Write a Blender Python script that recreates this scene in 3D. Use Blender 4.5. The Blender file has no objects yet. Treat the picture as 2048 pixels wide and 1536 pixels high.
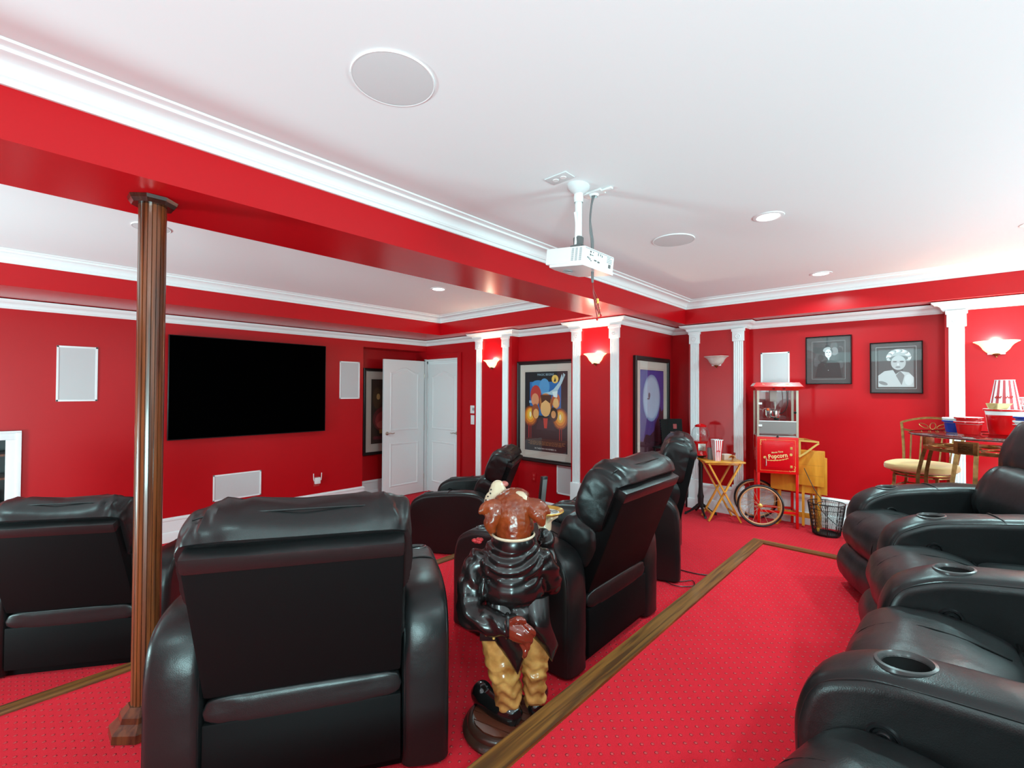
import bpy, bmesh, math, random
from math import pi, sin, cos, radians as rad
from mathutils import Vector, Matrix, noise

random.seed(7)
S = bpy.context.scene
COL = S.collection

# ------------------------------------------------------------------ camera
H = 1.585
YAW, PIT, ROL, FPX = rad(42.92), rad(.792), rad(.273), 911.0
cd = bpy.data.cameras.new('camera'); cam = bpy.data.objects.new('camera', cd); COL.objects.link(cam)
F = Vector((cos(YAW), sin(YAW), 0)); R = Vector((sin(YAW), -cos(YAW), 0)); U = Vector((0, 0, 1))
F2 = F*cos(PIT)+U*sin(PIT); U2 = -F*sin(PIT)+U*cos(PIT)
R3 = R*cos(ROL)+U2*sin(ROL); U3 = -R*sin(ROL)+U2*cos(ROL)
cam.matrix_world = Matrix(((R3.x, U3.x, -F2.x, 0), (R3.y, U3.y, -F2.y, 0), (R3.z, U3.z, -F2.z, H), (0, 0, 0, 1)))
cd.sensor_width = 36; cd.lens = FPX*36/2048; cd.clip_start = .03
S.camera = cam
# ------------------------------------------------------------------ world, lights, exposure
W = bpy.data.worlds.new('world'); S.world = W; W.use_nodes = True
W.node_tree.nodes['Background'].inputs[0].default_value = (.72, .98, 1, 1)
W.node_tree.nodes['Background'].inputs[1].default_value = 1.5
S.view_settings.view_transform = 'Standard'; S.view_settings.look = 'None'
S.view_settings.exposure = 0.16; S.view_settings.gamma = 1; S.view_settings.use_curve_mapping = False

def area(name, loc, size, power, rot=(0, 0, 0), col=(1, 1, 1), shape='DISK', spread=180):
    l = bpy.data.lights.new(name, 'AREA'); l.shape = shape; l.size = size; l.energy = power; l.color = col; l.spread = rad(spread)
    o = bpy.data.objects.new(name, l); COL.objects.link(o); o.location = loc; o.rotation_euler = rot
    return o
def point(name, loc, power, radius=.05, col=(1, 1, 1)):
    l = bpy.data.lights.new(name, 'POINT'); l.energy = power; l.shadow_soft_size = radius; l.color = col
    o = bpy.data.objects.new(name, l); COL.objects.link(o); o.location = loc
    return o
# recessed ceiling lights: first ones in view, the rest added out of frame as fill
LC = (.58, .98, 1)
CANS = [(2.94, .705), (4.665, .716), (2.844, 3.662), (4.13, -.46), (2.94, -1.1), (4.665, -1.1), (-1.0, .7), (-1.0, -1.1), (1.0, -1.1), (-1.6, 3.66)]
for cx_, cy_ in CANS:
    area('downlight', (cx_, cy_, 2.594), .14, 16, spread=150, col=LC)
# photographer's flash bounced off the ceiling from behind the camera, then added fill lights
def aimed(loc, size, power, d, spread=150):
    o = area('bounced_fill', loc, size, power, col=LC, spread=spread)
    o.rotation_euler = (-Vector(d)).to_track_quat('Z', 'Y').to_euler(); return o
aimed((-1.7, -1.8, .75), 1.4, 190, (1.05, 1.0, 1), 165)
aimed((3.2, -3.0, .9), 1.3, 90, (.0, 1.2, 1), 160)  # added fill out of frame, brightens the far ceiling and right wall
aimed((-3.0, 3.8, .7), .9, 130, (1.3, 0, 1), 160)  # added fill left of the frame, lifts the bay ceiling

# ------------------------------------------------------------------ materials
MATS = {}
def nodes(m): return m.node_tree.nodes, m.node_tree.links
def mat(name, col, rough=.5, metal=0, spec=.5, bump=None, coat=0, emit=None, sheen=0, vary=None, alpha=None):
    if name in MATS: return MATS[name]
    m = bpy.data.materials.new(name); m.use_nodes = True; MATS[name] = m
    N, L = nodes(m); b = N['Principled BSDF']
    b.inputs['Base Color'].default_value = (*col, 1); b.inputs['Roughness'].default_value = rough
    b.inputs['Metallic'].default_value = metal; b.inputs['Specular IOR Level'].default_value = spec
    b.inputs['Coat Weight'].default_value = coat; b.inputs['Coat Roughness'].default_value = .08
    if sheen: b.inputs['Sheen Weight'].default_value = sheen
    if emit: b.inputs['Emission Color'].default_value = (*emit[0], 1); b.inputs['Emission Strength'].default_value = emit[1]
    tc = N.new('ShaderNodeTexCoord')
    if vary:   # (scale, second colour, amount)
        n = N.new('ShaderNodeTexNoise'); n.inputs['Scale'].default_value = vary[0]; n.inputs['Detail'].default_value = 4
        L.new(tc.outputs['Object'], n.inputs['Vector'])
        mx = N.new('ShaderNodeMix'); mx.data_type = 'RGBA'; mx.inputs[6].default_value = (*col, 1); mx.inputs[7].default_value = (*vary[1], 1)
        r = N.new('ShaderNodeMapRange'); r.inputs[1].default_value = .35; r.inputs[2].default_value = .65; r.inputs[4].default_value = vary[2]
        L.new(n.outputs[0], r.inputs[0]); L.new(r.outputs[0], mx.inputs[0]); L.new(mx.outputs[2], b.inputs['Base Color'])
    if bump:   # list of (kind, scale, strength, distance)
        prev = None
        for kind, sc, st, di in bump:
            if kind == 'v': t = N.new('ShaderNodeTexVoronoi'); t.inputs['Scale'].default_value = sc; o = t.outputs[0]
            else: t = N.new('ShaderNodeTexNoise'); t.inputs['Scale'].default_value = sc; t.inputs['Detail'].default_value = 3; o = t.outputs[0]
            L.new(tc.outputs['Object'], t.inputs['Vector'])
            bp = N.new('ShaderNodeBump'); bp.inputs['Strength'].default_value = st; bp.inputs['Distance'].default_value = di
            L.new(o, bp.inputs['Height'])
            if prev: L.new(prev.outputs[0], bp.inputs['Normal'])
            prev = bp
        L.new(prev.outputs[0], b.inputs['Normal'])
    return m
def wood(name, c1, c2, scale=(1, 1, 12), rough=.35, coat=.3, axis='Z'):
    if name in MATS: return MATS[name]
    m = mat(name, c1, rough, coat=coat); N, L = nodes(m); b = N['Principled BSDF']
    tc = N.new('ShaderNodeTexCoord'); mp = N.new('ShaderNodeMapping')
    mp.inputs['Scale'].default_value = scale
    n = N.new('ShaderNodeTexNoise'); n.inputs['Scale'].default_value = 6; n.inputs['Detail'].default_value = 6; n.inputs['Distortion'].default_value = .6
    L.new(tc.outputs['Object'], mp.inputs[0]); L.new(mp.outputs[0], n.inputs['Vector'])
    cr = N.new('ShaderNodeValToRGB'); cr.color_ramp.elements[0].position = .38; cr.color_ramp.elements[1].position = .62
    cr.color_ramp.elements[0].color = (*c2, 1); cr.color_ramp.elements[1].color = (*c1, 1)
    L.new(n.outputs[0], cr.inputs[0]); L.new(cr.outputs[0], b.inputs['Base Color'])
    bp = N.new('ShaderNodeBump'); bp.inputs['Strength'].default_value = .15; bp.inputs['Distance'].default_value = .002
    L.new(n.outputs[0], bp.inputs['Height']); L.new(bp.outputs[0], b.inputs['Normal'])
    return m
def glass(name, tint=(1, 1, 1), refl=1.0, rough=.02, alpha=0.0):
    """thin pane: mostly see-through, mirror-like at grazing angles"""
    if name in MATS: return MATS[name]
    m = bpy.data.materials.new(name); m.use_nodes = True; MATS[name] = m
    N, L = nodes(m); N.remove(N['Principled BSDF']); out = N['Material Output']
    tr = N.new('ShaderNodeBsdfTransparent'); tr.inputs[0].default_value = (*tint, 1)
    gl = N.new('ShaderNodeBsdfGlossy'); gl.inputs['Roughness'].default_value = rough
    lw = N.new('ShaderNodeLayerWeight'); lw.inputs[0].default_value = .5
    pw = N.new('ShaderNodeMath'); pw.operation = 'POWER'; pw.inputs[1].default_value = 5; L.new(lw.outputs['Facing'], pw.inputs[0])
    mul = N.new('ShaderNodeMath'); mul.operation = 'MULTIPLY_ADD'; mul.inputs[1].default_value = .9; mul.inputs[2].default_value = .045*refl; mul.use_clamp = True
    L.new(pw.outputs[0], mul.inputs[0])
    mx = N.new('ShaderNodeMixShader'); L.new(mul.outputs[0], mx.inputs[0]); L.new(tr.outputs[0], mx.inputs[1]); L.new(gl.outputs[0], mx.inputs[2])
    L.new(mx.outputs[0], out.inputs[0])
    return m

RED = (.50, .004, .009)
M_wall = mat('red_paint', RED, .36, spec=.35, bump=[('n', 140, .06, .002)], vary=(1.3, (.44, .001, .005), .6))
M_beam = mat('red_paint_satin', (.52, .0015, .006), .26, spec=.4, bump=[('n', 60, .04, .002)])
M_ceil = mat('ceiling_paint', (.85, .88, .89), .7, spec=.2, bump=[('n', 200, .03, .001)])
M_trim = mat('white_trim_paint', (.86, .89, .90), .35, spec=.4)
M_door = mat('white_door_paint', (.82, .86, .87), .4, spec=.4)
M_grille = mat('speaker_grille', (.60, .61, .62), .7, bump=[('v', 900, .3, .0006)])
M_grille_c = mat('ceiling_speaker_grille', (.66, .68, .69), .8, bump=[('v', 900, .3, .0006)])
M_leather = mat('black_leather', (.010, .010, .0105), .33, spec=.42, bump=[('v', 420, .22, .0007), ('n', 9, .25, .012)])
M_leather2 = mat('black_leather_cloth', (.005, .005, .0053), .55, spec=.08, bump=[('v', 600, .2, .0006)])
M_black = mat('black_plastic', (.008, .008, .009), .3)
M_cup = mat('cup_ring_plastic', (.055, .055, .055), .28)
M_cupin = mat('cup_well', (.006, .006, .006), .6)
M_screen = mat('television_screen', (.0005, .0005, .0006), .6, spec=0)
M_gray = mat('gray_plastic', (.35, .35, .36), .5)
M_dgray = mat('dark_gray', (.10, .10, .10), .5)
M_white = mat('white_plastic', (.82, .84, .84), .35)
M_chrome = mat('chrome', (.75, .74, .72), .18, metal=1)
M_brushed = mat('brushed_nickel', (.6, .56, .5), .35, metal=1)
M_bronze = mat('antique_bronze', (.40, .22, .075), .36, metal=.85, vary=(30, (.18, .09, .03), .8))
M_gold = mat('gold_paint', (.75, .45, .12), .35, metal=.4)
M_iron = mat('cast_iron', (.012, .011, .011), .45, metal=.3, bump=[('n', 60, .4, .003)])
M_pop = mat('popcorn_red', (.72, .006, .006), .25, coat=.3)
M_popd = mat('popcorn_red_door', (.66, .004, .010), .22, coat=.3)
M_redp = mat('red_plastic', (.62, .004, .006), .22, coat=.2)
M_bluep = mat('blue_plastic', (.01, .04, .34), .25)
M_steel = mat('steel_sheet', (.55, .52, .5), .4, metal=.8)
M_glass = glass('clear_glass', (.96, .97, .97), 1.4)
M_pglass = glass('picture_glass', (1, 1, 1), 1.0)
M_tglass = glass('table_glass', (.72, .6, .6), 2.0, .01)
M_globe = glass('gumball_globe_glass', (.93, .95, .95), 2.0)
M_walnut = wood('walnut_column', (.20, .055, .016), (.075, .02, .007), (9, 9, .35), .28, .4)
M_oak = wood('oak_nosing', (.22, .085, .016), (.075, .026, .006), (.35, 9, 9), .4, .15)
M_oak2 = wood('oak_nosing_cross', (.20, .075, .015), (.07, .024, .006), (9, .35, 9), .4, .15)
M_pine = wood('honey_pine', (.78, .34, .035), (.62, .24, .02), (2, 2, .5), .35, .3)
M_frame = mat('black_frame_wood', (.012, .010, .010), .3)
M_mat = mat('mat_board', (.60, .54, .48), .8)
M_matg = mat('gray_mat_board', (.075, .07, .07), .8)
M_cushion = mat('tan_suede', (.62, .40, .17), .85, sheen=.3, bump=[('n', 200, .2, .001)])

def carpet():
    m = mat('red_dotted_carpet', (.6, .008, .02), .9, spec=.1); N, L = nodes(m); b = N['Principled BSDF']
    b.inputs['Sheen Weight'].default_value = .18; b.inputs['Sheen Roughness'].default_value = .5; b.inputs['Sheen Tint'].default_value = (1, .25, .3, 1)
    tc = N.new('ShaderNodeTexCoord'); sp = N.new('ShaderNodeSeparateXYZ'); L.new(tc.outputs['Object'], sp.inputs[0])
    def mt(op, a, bb=None):
        n = N.new('ShaderNodeMath'); n.operation = op
        for i, v in enumerate((a, bb)):
            if v is None: continue
            if isinstance(v, (int, float)): n.inputs[i].default_value = v
            else: L.new(v, n.inputs[i])
        return n.outputs[0]
    P = .0495
    # staggered rows of raised pin dots, rotated 45 degrees
    a = mt('DIVIDE', mt('ADD', sp.outputs[0], sp.outputs[1]), P*.7071*1.4142)
    c = mt('DIVIDE', mt('SUBTRACT', sp.outputs[0], sp.outputs[1]), P*.7071*1.4142)
    fa = mt('SUBTRACT', mt('FRACT', mt('ADD', a, 100)), .5); fc = mt('SUBTRACT', mt('FRACT', mt('ADD', c, 100)), .5)
    d = mt('SQRT', mt('ADD', mt('MULTIPLY', fa, fa), mt('MULTIPLY', fc, fc)))
    dot = N.new('ShaderNodeMapRange'); L.new(d, dot.inputs[0]); dot.inputs[1].default_value = .19; dot.inputs[2].default_value = .11
    dot.inputs[3].default_value = 0; dot.inputs[4].default_value = 1
    nz = N.new('ShaderNodeTexNoise'); nz.inputs['Scale'].default_value = 5; nz.inputs['Detail'].default_value = 5; L.new(tc.outputs['Object'], nz.inputs['Vector'])
    nf = N.new('ShaderNodeTexNoise'); nf.inputs['Scale'].default_value = 500; nf.inputs['Detail'].default_value = 2; L.new(tc.outputs['Object'], nf.inputs['Vector'])
    mx = N.new('ShaderNodeMix'); mx.data_type = 'RGBA'; mx.inputs[6].default_value = (.60, .005, .014, 1); mx.inputs[7].default_value = (.86, .014, .034, 1)
    ad = mt('ADD', mt('MULTIPLY', nz.outputs[0], .6), mt('MULTIPLY', nf.outputs[0], .4)); L.new(ad, mx.inputs[0])
    mx2 = N.new('ShaderNodeMix'); mx2.data_type = 'RGBA'; L.new(mt('MULTIPLY', dot.outputs[0], .5), mx2.inputs[0]); L.new(mx.outputs[2], mx2.inputs[6]); mx2.inputs[7].default_value = (.62, .13, .12, 1)
    L.new(mx2.outputs[2], b.inputs['Base Color'])
    bp = N.new('ShaderNodeBump'); bp.inputs['Strength'].default_value = .9; bp.inputs['Distance'].default_value = .010
    L.new(mt('ADD', dot.outputs[0], mt('MULTIPLY', nf.outputs[0], .35)), bp.inputs['Height']); L.new(bp.outputs[0], b.inputs['Normal'])
    return m
M_carpet = carpet()

# ------------------------------------------------------------------ mesh helpers
def new(): return bmesh.new()
def box(bm, x0, x1, y0, y1, z0, z1, bev=0, M=None, mi=0):
    v = [bm.verts.new((x, y, z)) for z in (z0, z1) for x, y in ((x0, y0), (x1, y0), (x1, y1), (x0, y1))]
    fs = [bm.faces.new([v[i] for i in f]) for f in ((3, 2, 1, 0), (4, 5, 6, 7), (0, 1, 5, 4), (1, 2, 6, 5), (2, 3, 7, 6), (3, 0, 4, 7))]
    for f in fs: f.material_index = mi
    vs = v
    if bev:
        es = list({e for f in fs for e in f.edges})
        r = bmesh.ops.bevel(bm, geom=es, offset=bev, segments=2, profile=.6, affect='EDGES')
        vs = list({q for f in r['faces'] for q in f.verts})
        for f in r['faces']: f.material_index = mi
    if M is not None:
        bmesh.ops.transform(bm, matrix=M, verts=[q for q in vs if q.is_valid])
    return bm
def bbox(bm, c, s, bev=0, M=None, mi=0):
    return box(bm, c[0]-s[0]/2, c[0]+s[0]/2, c[1]-s[1]/2, c[1]+s[1]/2, c[2]-s[2]/2, c[2]+s[2]/2, bev, M, mi)
def lathe(bm, prof, seg=24, c=(0, 0, 0), a0=0, a1=2*pi, M=None, mi=0):
    full = abs(a1-a0-2*pi) < 1e-4; n = seg if full else seg+1
    rings = []
    for r, z in prof:
        rings.append([bm.verts.new((c[0]+r*cos(a0+(a1-a0)*i/seg), c[1]+r*sin(a0+(a1-a0)*i/seg), c[2]+z)) for i in range(n)])
    for j in range(len(rings)-1):
        for i in range(n if full else n-1):
            k = (i+1) % n
            try: bm.faces.new((rings[j][i], rings[j][k], rings[j+1][k], rings[j+1][i])).material_index = mi
            except ValueError: pass
    if M is not None: bmesh.ops.transform(bm, matrix=M, verts=[v for r in rings for v in r])
    bmesh.ops.remove_doubles(bm, verts=[v for r in rings for v in r], dist=1e-5)
    return bm
def tube(bm, pts, r, seg=8, closed=False, caps=True, flat=None, mi=0, up=None):
    """tube through points; r number or list; flat=(w,h) for a rectangular bar"""
    pts = [Vector(p) for p in pts]; n = len(pts)
    rs = r if isinstance(r, (list, tuple)) else [r]*n
    rings = []; prevn = None
    for i, p in enumerate(pts):
        a = pts[(i-1) % n] if (closed or i > 0) else p; b = pts[(i+1) % n] if (closed or i < n-1) else p
        t = (b-a).normalized()
        if prevn is None:
            ref = Vector(up) if up else (Vector((0, 0, 1)) if abs(t.z) < .9 else Vector((1, 0, 0)))
            nn = (ref-t*ref.dot(t)).normalized()
        else:
            nn = (prevn-t*prevn.dot(t))
            nn = nn.normalized() if nn.length > 1e-6 else prevn
        prevn = nn; bb = t.cross(nn)
        if flat:
            w, h = flat[0]/2, flat[1]/2
            ring = [bm.verts.new(p+bb*x+nn*y) for x, y in ((-w, -h), (w, -h), (w, h), (-w, h))]
        else:
            ring = [bm.verts.new(p+nn*(rs[i]*cos(2*pi*k/seg))+bb*(rs[i]*sin(2*pi*k/seg))) for k in range(seg)]
        rings.append(ring)
    m = len(rings[0])
    for j in range(n if closed else n-1):
        A, B = rings[j], rings[(j+1) % n]
        for k in range(m):
            f = bm.faces.new((A[k], A[(k+1) % m], B[(k+1) % m], B[k])); f.material_index = mi
    if caps and not closed:
        bm.faces.new(rings[0][::-1]).material_index = mi; bm.faces.new(rings[-1]).material_index = mi
    return bm
def spline(pts, n=8, closed=False):
    """Catmull-Rom through points"""
    P = [Vector(p) for p in pts]; out = []; m = len(P)
    for i in range(m if closed else m-1):
        p0 = P[(i-1) % m] if (closed or i > 0) else P[i]; p1 = P[i]; p2 = P[(i+1) % m]; p3 = P[(i+2) % m] if (closed or i+2 < m) else p2
        for k in range(n):
            t = k/n
            out.append(.5*((2*p1)+(p2-p0)*t+(2*p0-5*p1+4*p2-p3)*t*t+(3*p1-3*p2+p3-p0)*t**3))
    if not closed: out.append(P[-1])
    return out
def prism(bm, poly, h0, h1, axis='z', mi=0, M=None):
    def P(a, b, h): return {'z': (a, b, h), 'y': (a, h, b), 'x': (h, a, b)}[axis]
    A = [bm.verts.new(P(a, b, h0)) for a, b in poly]; B = [bm.verts.new(P(a, b, h1)) for a, b in poly]
    n = len(poly); fs = [bm.faces.new(A[::-1]), bm.faces.new(B)]
    for i in range(n): fs.append(bm.faces.new((A[i], A[(i+1) % n], B[(i+1) % n], B[i])))
    for f in fs: f.material_index = mi
    if M is not None: bmesh.ops.transform(bm, matrix=M, verts=A+B)
    return bm
def sweep(bm, path, prof, closed_prof=True):
    """moulding profile (out, z) swept along a plan polyline, interior on the right hand side"""
    P = [Vector((a, b)) for a, b in path]; n = len(P); ds = []
    N = [Vector(((P[i+1]-P[i]).normalized().y, -(P[i+1]-P[i]).normalized().x)) for i in range(n-1)]
    for i in range(n):
        if i == 0: ds.append(N[0])
        elif i == n-1: ds.append(N[-1])
        else: ds.append((N[i-1]+N[i])/(1+N[i-1].dot(N[i])))
    rings = [[bm.verts.new((P[i].x+ds[i].x*o, P[i].y+ds[i].y*o, z)) for o, z in prof] for i in range(n)]
    m = len(prof)
    for i in range(n-1):
        for k in range(m if closed_prof else m-1):
            bm.faces.new((rings[i][k], rings[i][(k+1) % m], rings[i+1][(k+1) % m], rings[i+1][k]))
    bm.faces.new(rings[0]); bm.faces.new(rings[-1][::-1])
    return bm
def sphere(bm, c, r, sc=(1, 1, 1), seg=16, M=None, mi=0):
    o = bmesh.ops.create_uvsphere(bm, u_segments=seg, v_segments=max(6, seg*2//3), radius=r)
    bmesh.ops.scale(bm, vec=sc, verts=o['verts'])
    if M is not None: bmesh.ops.transform(bm, matrix=M, verts=o['verts'])
    bmesh.ops.translate(bm, vec=c, verts=o['verts'])
    for v in o['verts']:
        for f in v.link_faces: f.material_index = mi
    return bm
def superq(bm, c, half, e=.5, seg=40, rings=26, wr=0, wsc=6, M=None, seed=0, pinch=0):
    """puffed cushion: superquadric with leather creases"""
    def sg(v, p): return math.copysign(abs(v)**p, v)
    e1, e2 = e if isinstance(e, tuple) else (e, e)
    vs = []; R_ = []
    for j in range(rings+1):
        ph = -pi/2+pi*j/rings; row = []
        for i in range(seg):
            th = 2*pi*i/seg
            p = Vector((sg(cos(ph), e1)*sg(cos(th), e2), sg(cos(ph), e1)*sg(sin(th), e2), sg(sin(ph), e1)))
            q = Vector((p.x*half[0], p.y*half[1], p.z*half[2]))
            if wr:
                nn = p.normalized()
                w = noise.noise(Vector((q.x*wsc*1.2+seed, q.y*wsc*.6, q.z*wsc*3.2)))
                w += .5*noise.noise(Vector((q.x*wsc*4+seed, q.y*wsc*2, q.z*wsc*6)))
                edge = abs(p.x)**3
                q += nn*w*wr*(.5+1.2*edge)
            row.append(bm.verts.new(q))
        R_.append(row); vs += row
    for j in range(rings):
        for i in range(seg):
            k = (i+1) % seg
            bm.faces.new((R_[j][i], R_[j][k], R_[j+1][k], R_[j+1][i]))
    bmesh.ops.remove_doubles(bm, verts=vs, dist=1e-4)
    vs = [v for v in vs if v.is_valid]
    if M is not None: bmesh.ops.transform(bm, matrix=M, verts=vs)
    bmesh.ops.translate(bm, vec=c, verts=vs)
    return bm
def obj(name, bm, m, parent=None, loc=None, rot=None, smooth=True, ang=38, label=None, kind=None):
    me = bpy.data.meshes.new(name)
    bmesh.ops.recalc_face_normals(bm, faces=bm.faces[:]); bm.to_mesh(me); bm.free()
    for x in (m if isinstance(m, (list, tuple)) else [m]): me.materials.append(x)
    if smooth:
        me.shade_smooth(); me.set_sharp_from_angle(angle=rad(ang))
    o = bpy.data.objects.new(name, me); COL.objects.link(o)
    if parent: o.parent = parent
    if loc: o.location = loc
    if rot: o.rotation_euler = rot
    if label: o['label'] = label
    if kind: o['kind'] = kind
    return o
def empty(name, loc=(0, 0, 0), rz=0, label=None, cat=None, group=None, kind=None):
    o = bpy.data.objects.new(name, None); COL.objects.link(o); o.location = loc; o.rotation_euler = (0, 0, rz); o.empty_display_size = .1
    tag(o, label, cat, group, kind); return o
def tag(o, label=None, cat=None, group=None, kind=None):
    if label: o['label'] = label
    if cat: o['category'] = cat
    if group: o['group'] = group
    if kind: o['kind'] = kind
    return o
def copy_tree(o, parent=None):
    c = o.copy(); COL.objects.link(c); c.parent = parent
    for ch in o.children: copy_tree(ch, c)
    return c
def ev_mesh(o):
    dg = bpy.context.evaluated_depsgraph_get(); return bpy.data.meshes.new_from_object(o.evaluated_get(dg))
def boolcut(o, cutbm):
    c = obj('cutter_tmp', cutbm, M_black)
    md = o.modifiers.new('b', 'BOOLEAN'); md.operation = 'DIFFERENCE'; md.object = c; md.solver = 'EXACT'
    bpy.context.view_layer.update(); me = ev_mesh(o); o.modifiers.clear(); old = o.data; o.data = me; bpy.data.meshes.remove(old)
    cm = c.data; bpy.data.objects.remove(c); bpy.data.meshes.remove(cm)
    o.data.shade_smooth(); o.data.set_sharp_from_angle(angle=rad(40))
def remesh(o, vox=.006, smooth=4, fac=.6, sub=0):
    md = o.modifiers.new('r', 'REMESH'); md.mode = 'VOXEL'; md.voxel_size = vox; md.use_smooth_shade = True
    if smooth: s = o.modifiers.new('s', 'SMOOTH'); s.iterations = smooth; s.factor = fac
    bpy.context.view_layer.update(); me = ev_mesh(o); o.modifiers.clear(); old = o.data; o.data = me; bpy.data.meshes.remove(old)
    o.data.shade_smooth()
def text(name, s, size, m, parent, loc, rot, ext=.0006, align='CENTER', shear=0, sx=1, bold=0):
    c = bpy.data.curves.new(name, 'FONT'); c.body = s; c.size = size; c.extrude = ext; c.align_x = align; c.align_y = 'CENTER'; c.shear = shear
    c.offset = bold; c.resolution_u = 2
    o = bpy.data.objects.new(name, c); COL.objects.link(o); bpy.context.view_layer.update()
    me = ev_mesh(o); bpy.data.objects.remove(o); bpy.data.curves.remove(c)
    me.materials.clear(); me.materials.append(m)
    o = bpy.data.objects.new(name, me); COL.objects.link(o); o.parent = parent; o.location = loc; o.rotation_euler = rot; o.scale = (sx, 1, 1)
    return o
Rx, Ry, Rz = (lambda a: Matrix.Rotation(a, 4, 'X')), (lambda a: Matrix.Rotation(a, 4, 'Y')), (lambda a: Matrix.Rotation(a, 4, 'Z'))
T = lambda x, y, z: Matrix.Translation((x, y, z))

# ================================================================== THE SETTING
Z0, Z1, Z2 = 0.0, .25, .46
ZB, ZC, ZT = 2.345, 2.5105, 2.602          # soffit underside, tray crown bottom, ceiling
ZK0, ZK1 = 2.264, 2.338                    # wall crown
XL, YN = -3.6, -3.6
YW, XD, XR, YS = 5.817, 4.30, 5.42, 2.36   # screen wall, door wall, right wall, south face of the pier
YE1, YE2, XE2 = 2.86, 1.01, 3.80           # riser edges
def struct(name, bm, m, parent=None, **k): return obj(name, bm, m, parent, kind=None if parent else 'structure', **k)

b = new(); box(b, XL, XD+.1, YE1-.1, 6.3, -.08, Z0)
struct('floor', b, M_carpet)
b = new(); box(b, XL, XR, YN, YE1-.004, -.08, Z1-.002, .012)
fl1 = struct('floor.001', b, M_carpet)
b = new(); box(b, XL, XE2-.004, YN, YE2-.004, Z1-.01, Z2-.002, .012)
fl2 = struct('floor.002', b, M_carpet)
# oak nosings on the riser edges
b = new(); box(b, XL, XD-.13, YE1-.062, YE1+.012, Z1-.024, Z1+.008, .006)
struct('trim_1', b, M_oak)
b = new(); prism(b, [(XL, YE2-.072), (XE2-.062, YE2-.072), (XE2+.012, YE2+.012), (XL, YE2+.012)], Z2-.026, Z2+.009)
struct('trim_2', b, M_oak)
b = new(); prism(b, [(XE2-.062, YE2-.072), (XE2-.062, YN), (XE2+.012, YN), (XE2+.012, YE2+.012)], Z2-.026, Z2+.009)
struct('trim_3', b, M_oak2)

# ceiling slab and soffits
b = new(); box(b, XL, XR+.12, YN, 6.3, ZT, ZT+.1); struct('ceiling', b, M_ceil)
def soff(n, *a):
    b = new(); box(b, *a); return struct(n, b, M_beam)
XT, YB1, YB2, YSF, XBT = 5.14, 2.084, 2.546, 5.042, 3.956
soff('ceiling_beam', XL, XR+.1, YB1, YB2, ZB, ZT-.002)
soff('soffit_right', XT, XR+.1, YN, YB1-.001, ZB, ZT-.002)
soff('soffit_bay_side', XBT, XR+.1, YB2+.001, 6.28, ZB, ZT-.002)
soff('soffit_bay_front', XL, XBT-.001, YSF, 6.28, ZB, ZT-.002)
# tray crown moulding
CP = [(0, ZC), (.010, ZC), (.013, ZC+.004), (.013, ZC+.018), (.022, ZC+.022), (.024, ZC+.028)]
for i in range(7):
    a = i/6*pi/2; CP.append((.026+.052*(1-cos(a)), ZC+.030+.036*sin(a)))
CP += [(.084, ZC+.068), (.086, ZC+.078), (.112, ZC+.084), (.116, ZT-.001), (0, ZT-.001)]
b = new(); sweep(b, [(XL, YB1), (XT, YB1), (XT, YN)], CP); struct('trim_4', b, M_trim, ang=25)
b = new(); sweep(b, [(XL, YSF), (XBT, YSF), (XBT, YB2), (XL, YB2)], CP); struct('trim_5', b, M_trim, ang=25)

# walls
def wallpath(name, path, z0=-.05, z1=ZB+.001, th=.10, m=M_wall):
    b = new(); sweep(b, path, [(0, z0), (0, z1), (-th, z1), (-th, z0)]); return struct(name, b, m, ang=20)
NX0, NX1, NZ0, NZ1 = -.95, -.09, .32, 1.14     # niche opening
b = new()
box(b, XL, NX0, YW, YW+.1, -.05, ZB+.001); box(b, NX1, 3.22, YW, YW+.1, -.05, ZB+.001)
box(b, NX0, NX1, YW, YW+.1, NZ1, ZB+.001); box(b, NX0, NX1, YW, YW+.1, -.05, NZ0)
box(b, 3.22, XD, YW, YW+.1, 2.18, ZB+.001); struct('wall_front', b, M_wall)
b = new(); box(b, 3.12, 3.22, YW+.1, 6.22, -.05, ZB); box(b, 3.22, XD+.1, 6.12, 6.22, -.05, ZB); box(b, 3.22, XD, YW+.1, 6.12, 2.18, 2.26)
box(b, XD, XD+.1, 5.88, 6.12, -.05, ZB); box(b, XD, XD+.1, 5.06, 5.88, 2.06, ZB)
struct('wall_alcove', b, M_wall)
side = [(XD, 5.06), (XD, 4.57), (4.17, 4.57), (4.17, 3.885), (XD, 3.885), (XD, 2.975), (4.17, 2.975), (4.17, YS)]
rightp = [(XR, YS), (XR, 2.10), (5.28, 2.10), (5.28, 1.49), (XR, 1.49), (XR, -.06), (5.28, -.06), (5.28, -.65), (XR, -.65), (XR, YN)]
wallpath('wall_right', side+rightp)
wallpath('wall_left', [(XL, YN), (XL, YW+.1)])
# crown on the walls
KP = [(0, ZK0), (.012, ZK0), (.014, ZK0+.006), (.020, ZK0+.012), (.022, ZK0+.016)]
for i in range(6):
    a = i/5*pi/2; KP.append((.024+.042*(1-cos(a)), ZK0+.018+.030*sin(a)))
KP += [(.070, ZK0+.052), (.080, ZK0+.060), (.086, ZK1), (0, ZK1)]
b = new(); sweep(b, [(XL, YW), (XD, YW), (XD, 4.57)]+side[2:]+rightp, KP); struct('trim_6', b, M_trim, ang=25)
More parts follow.
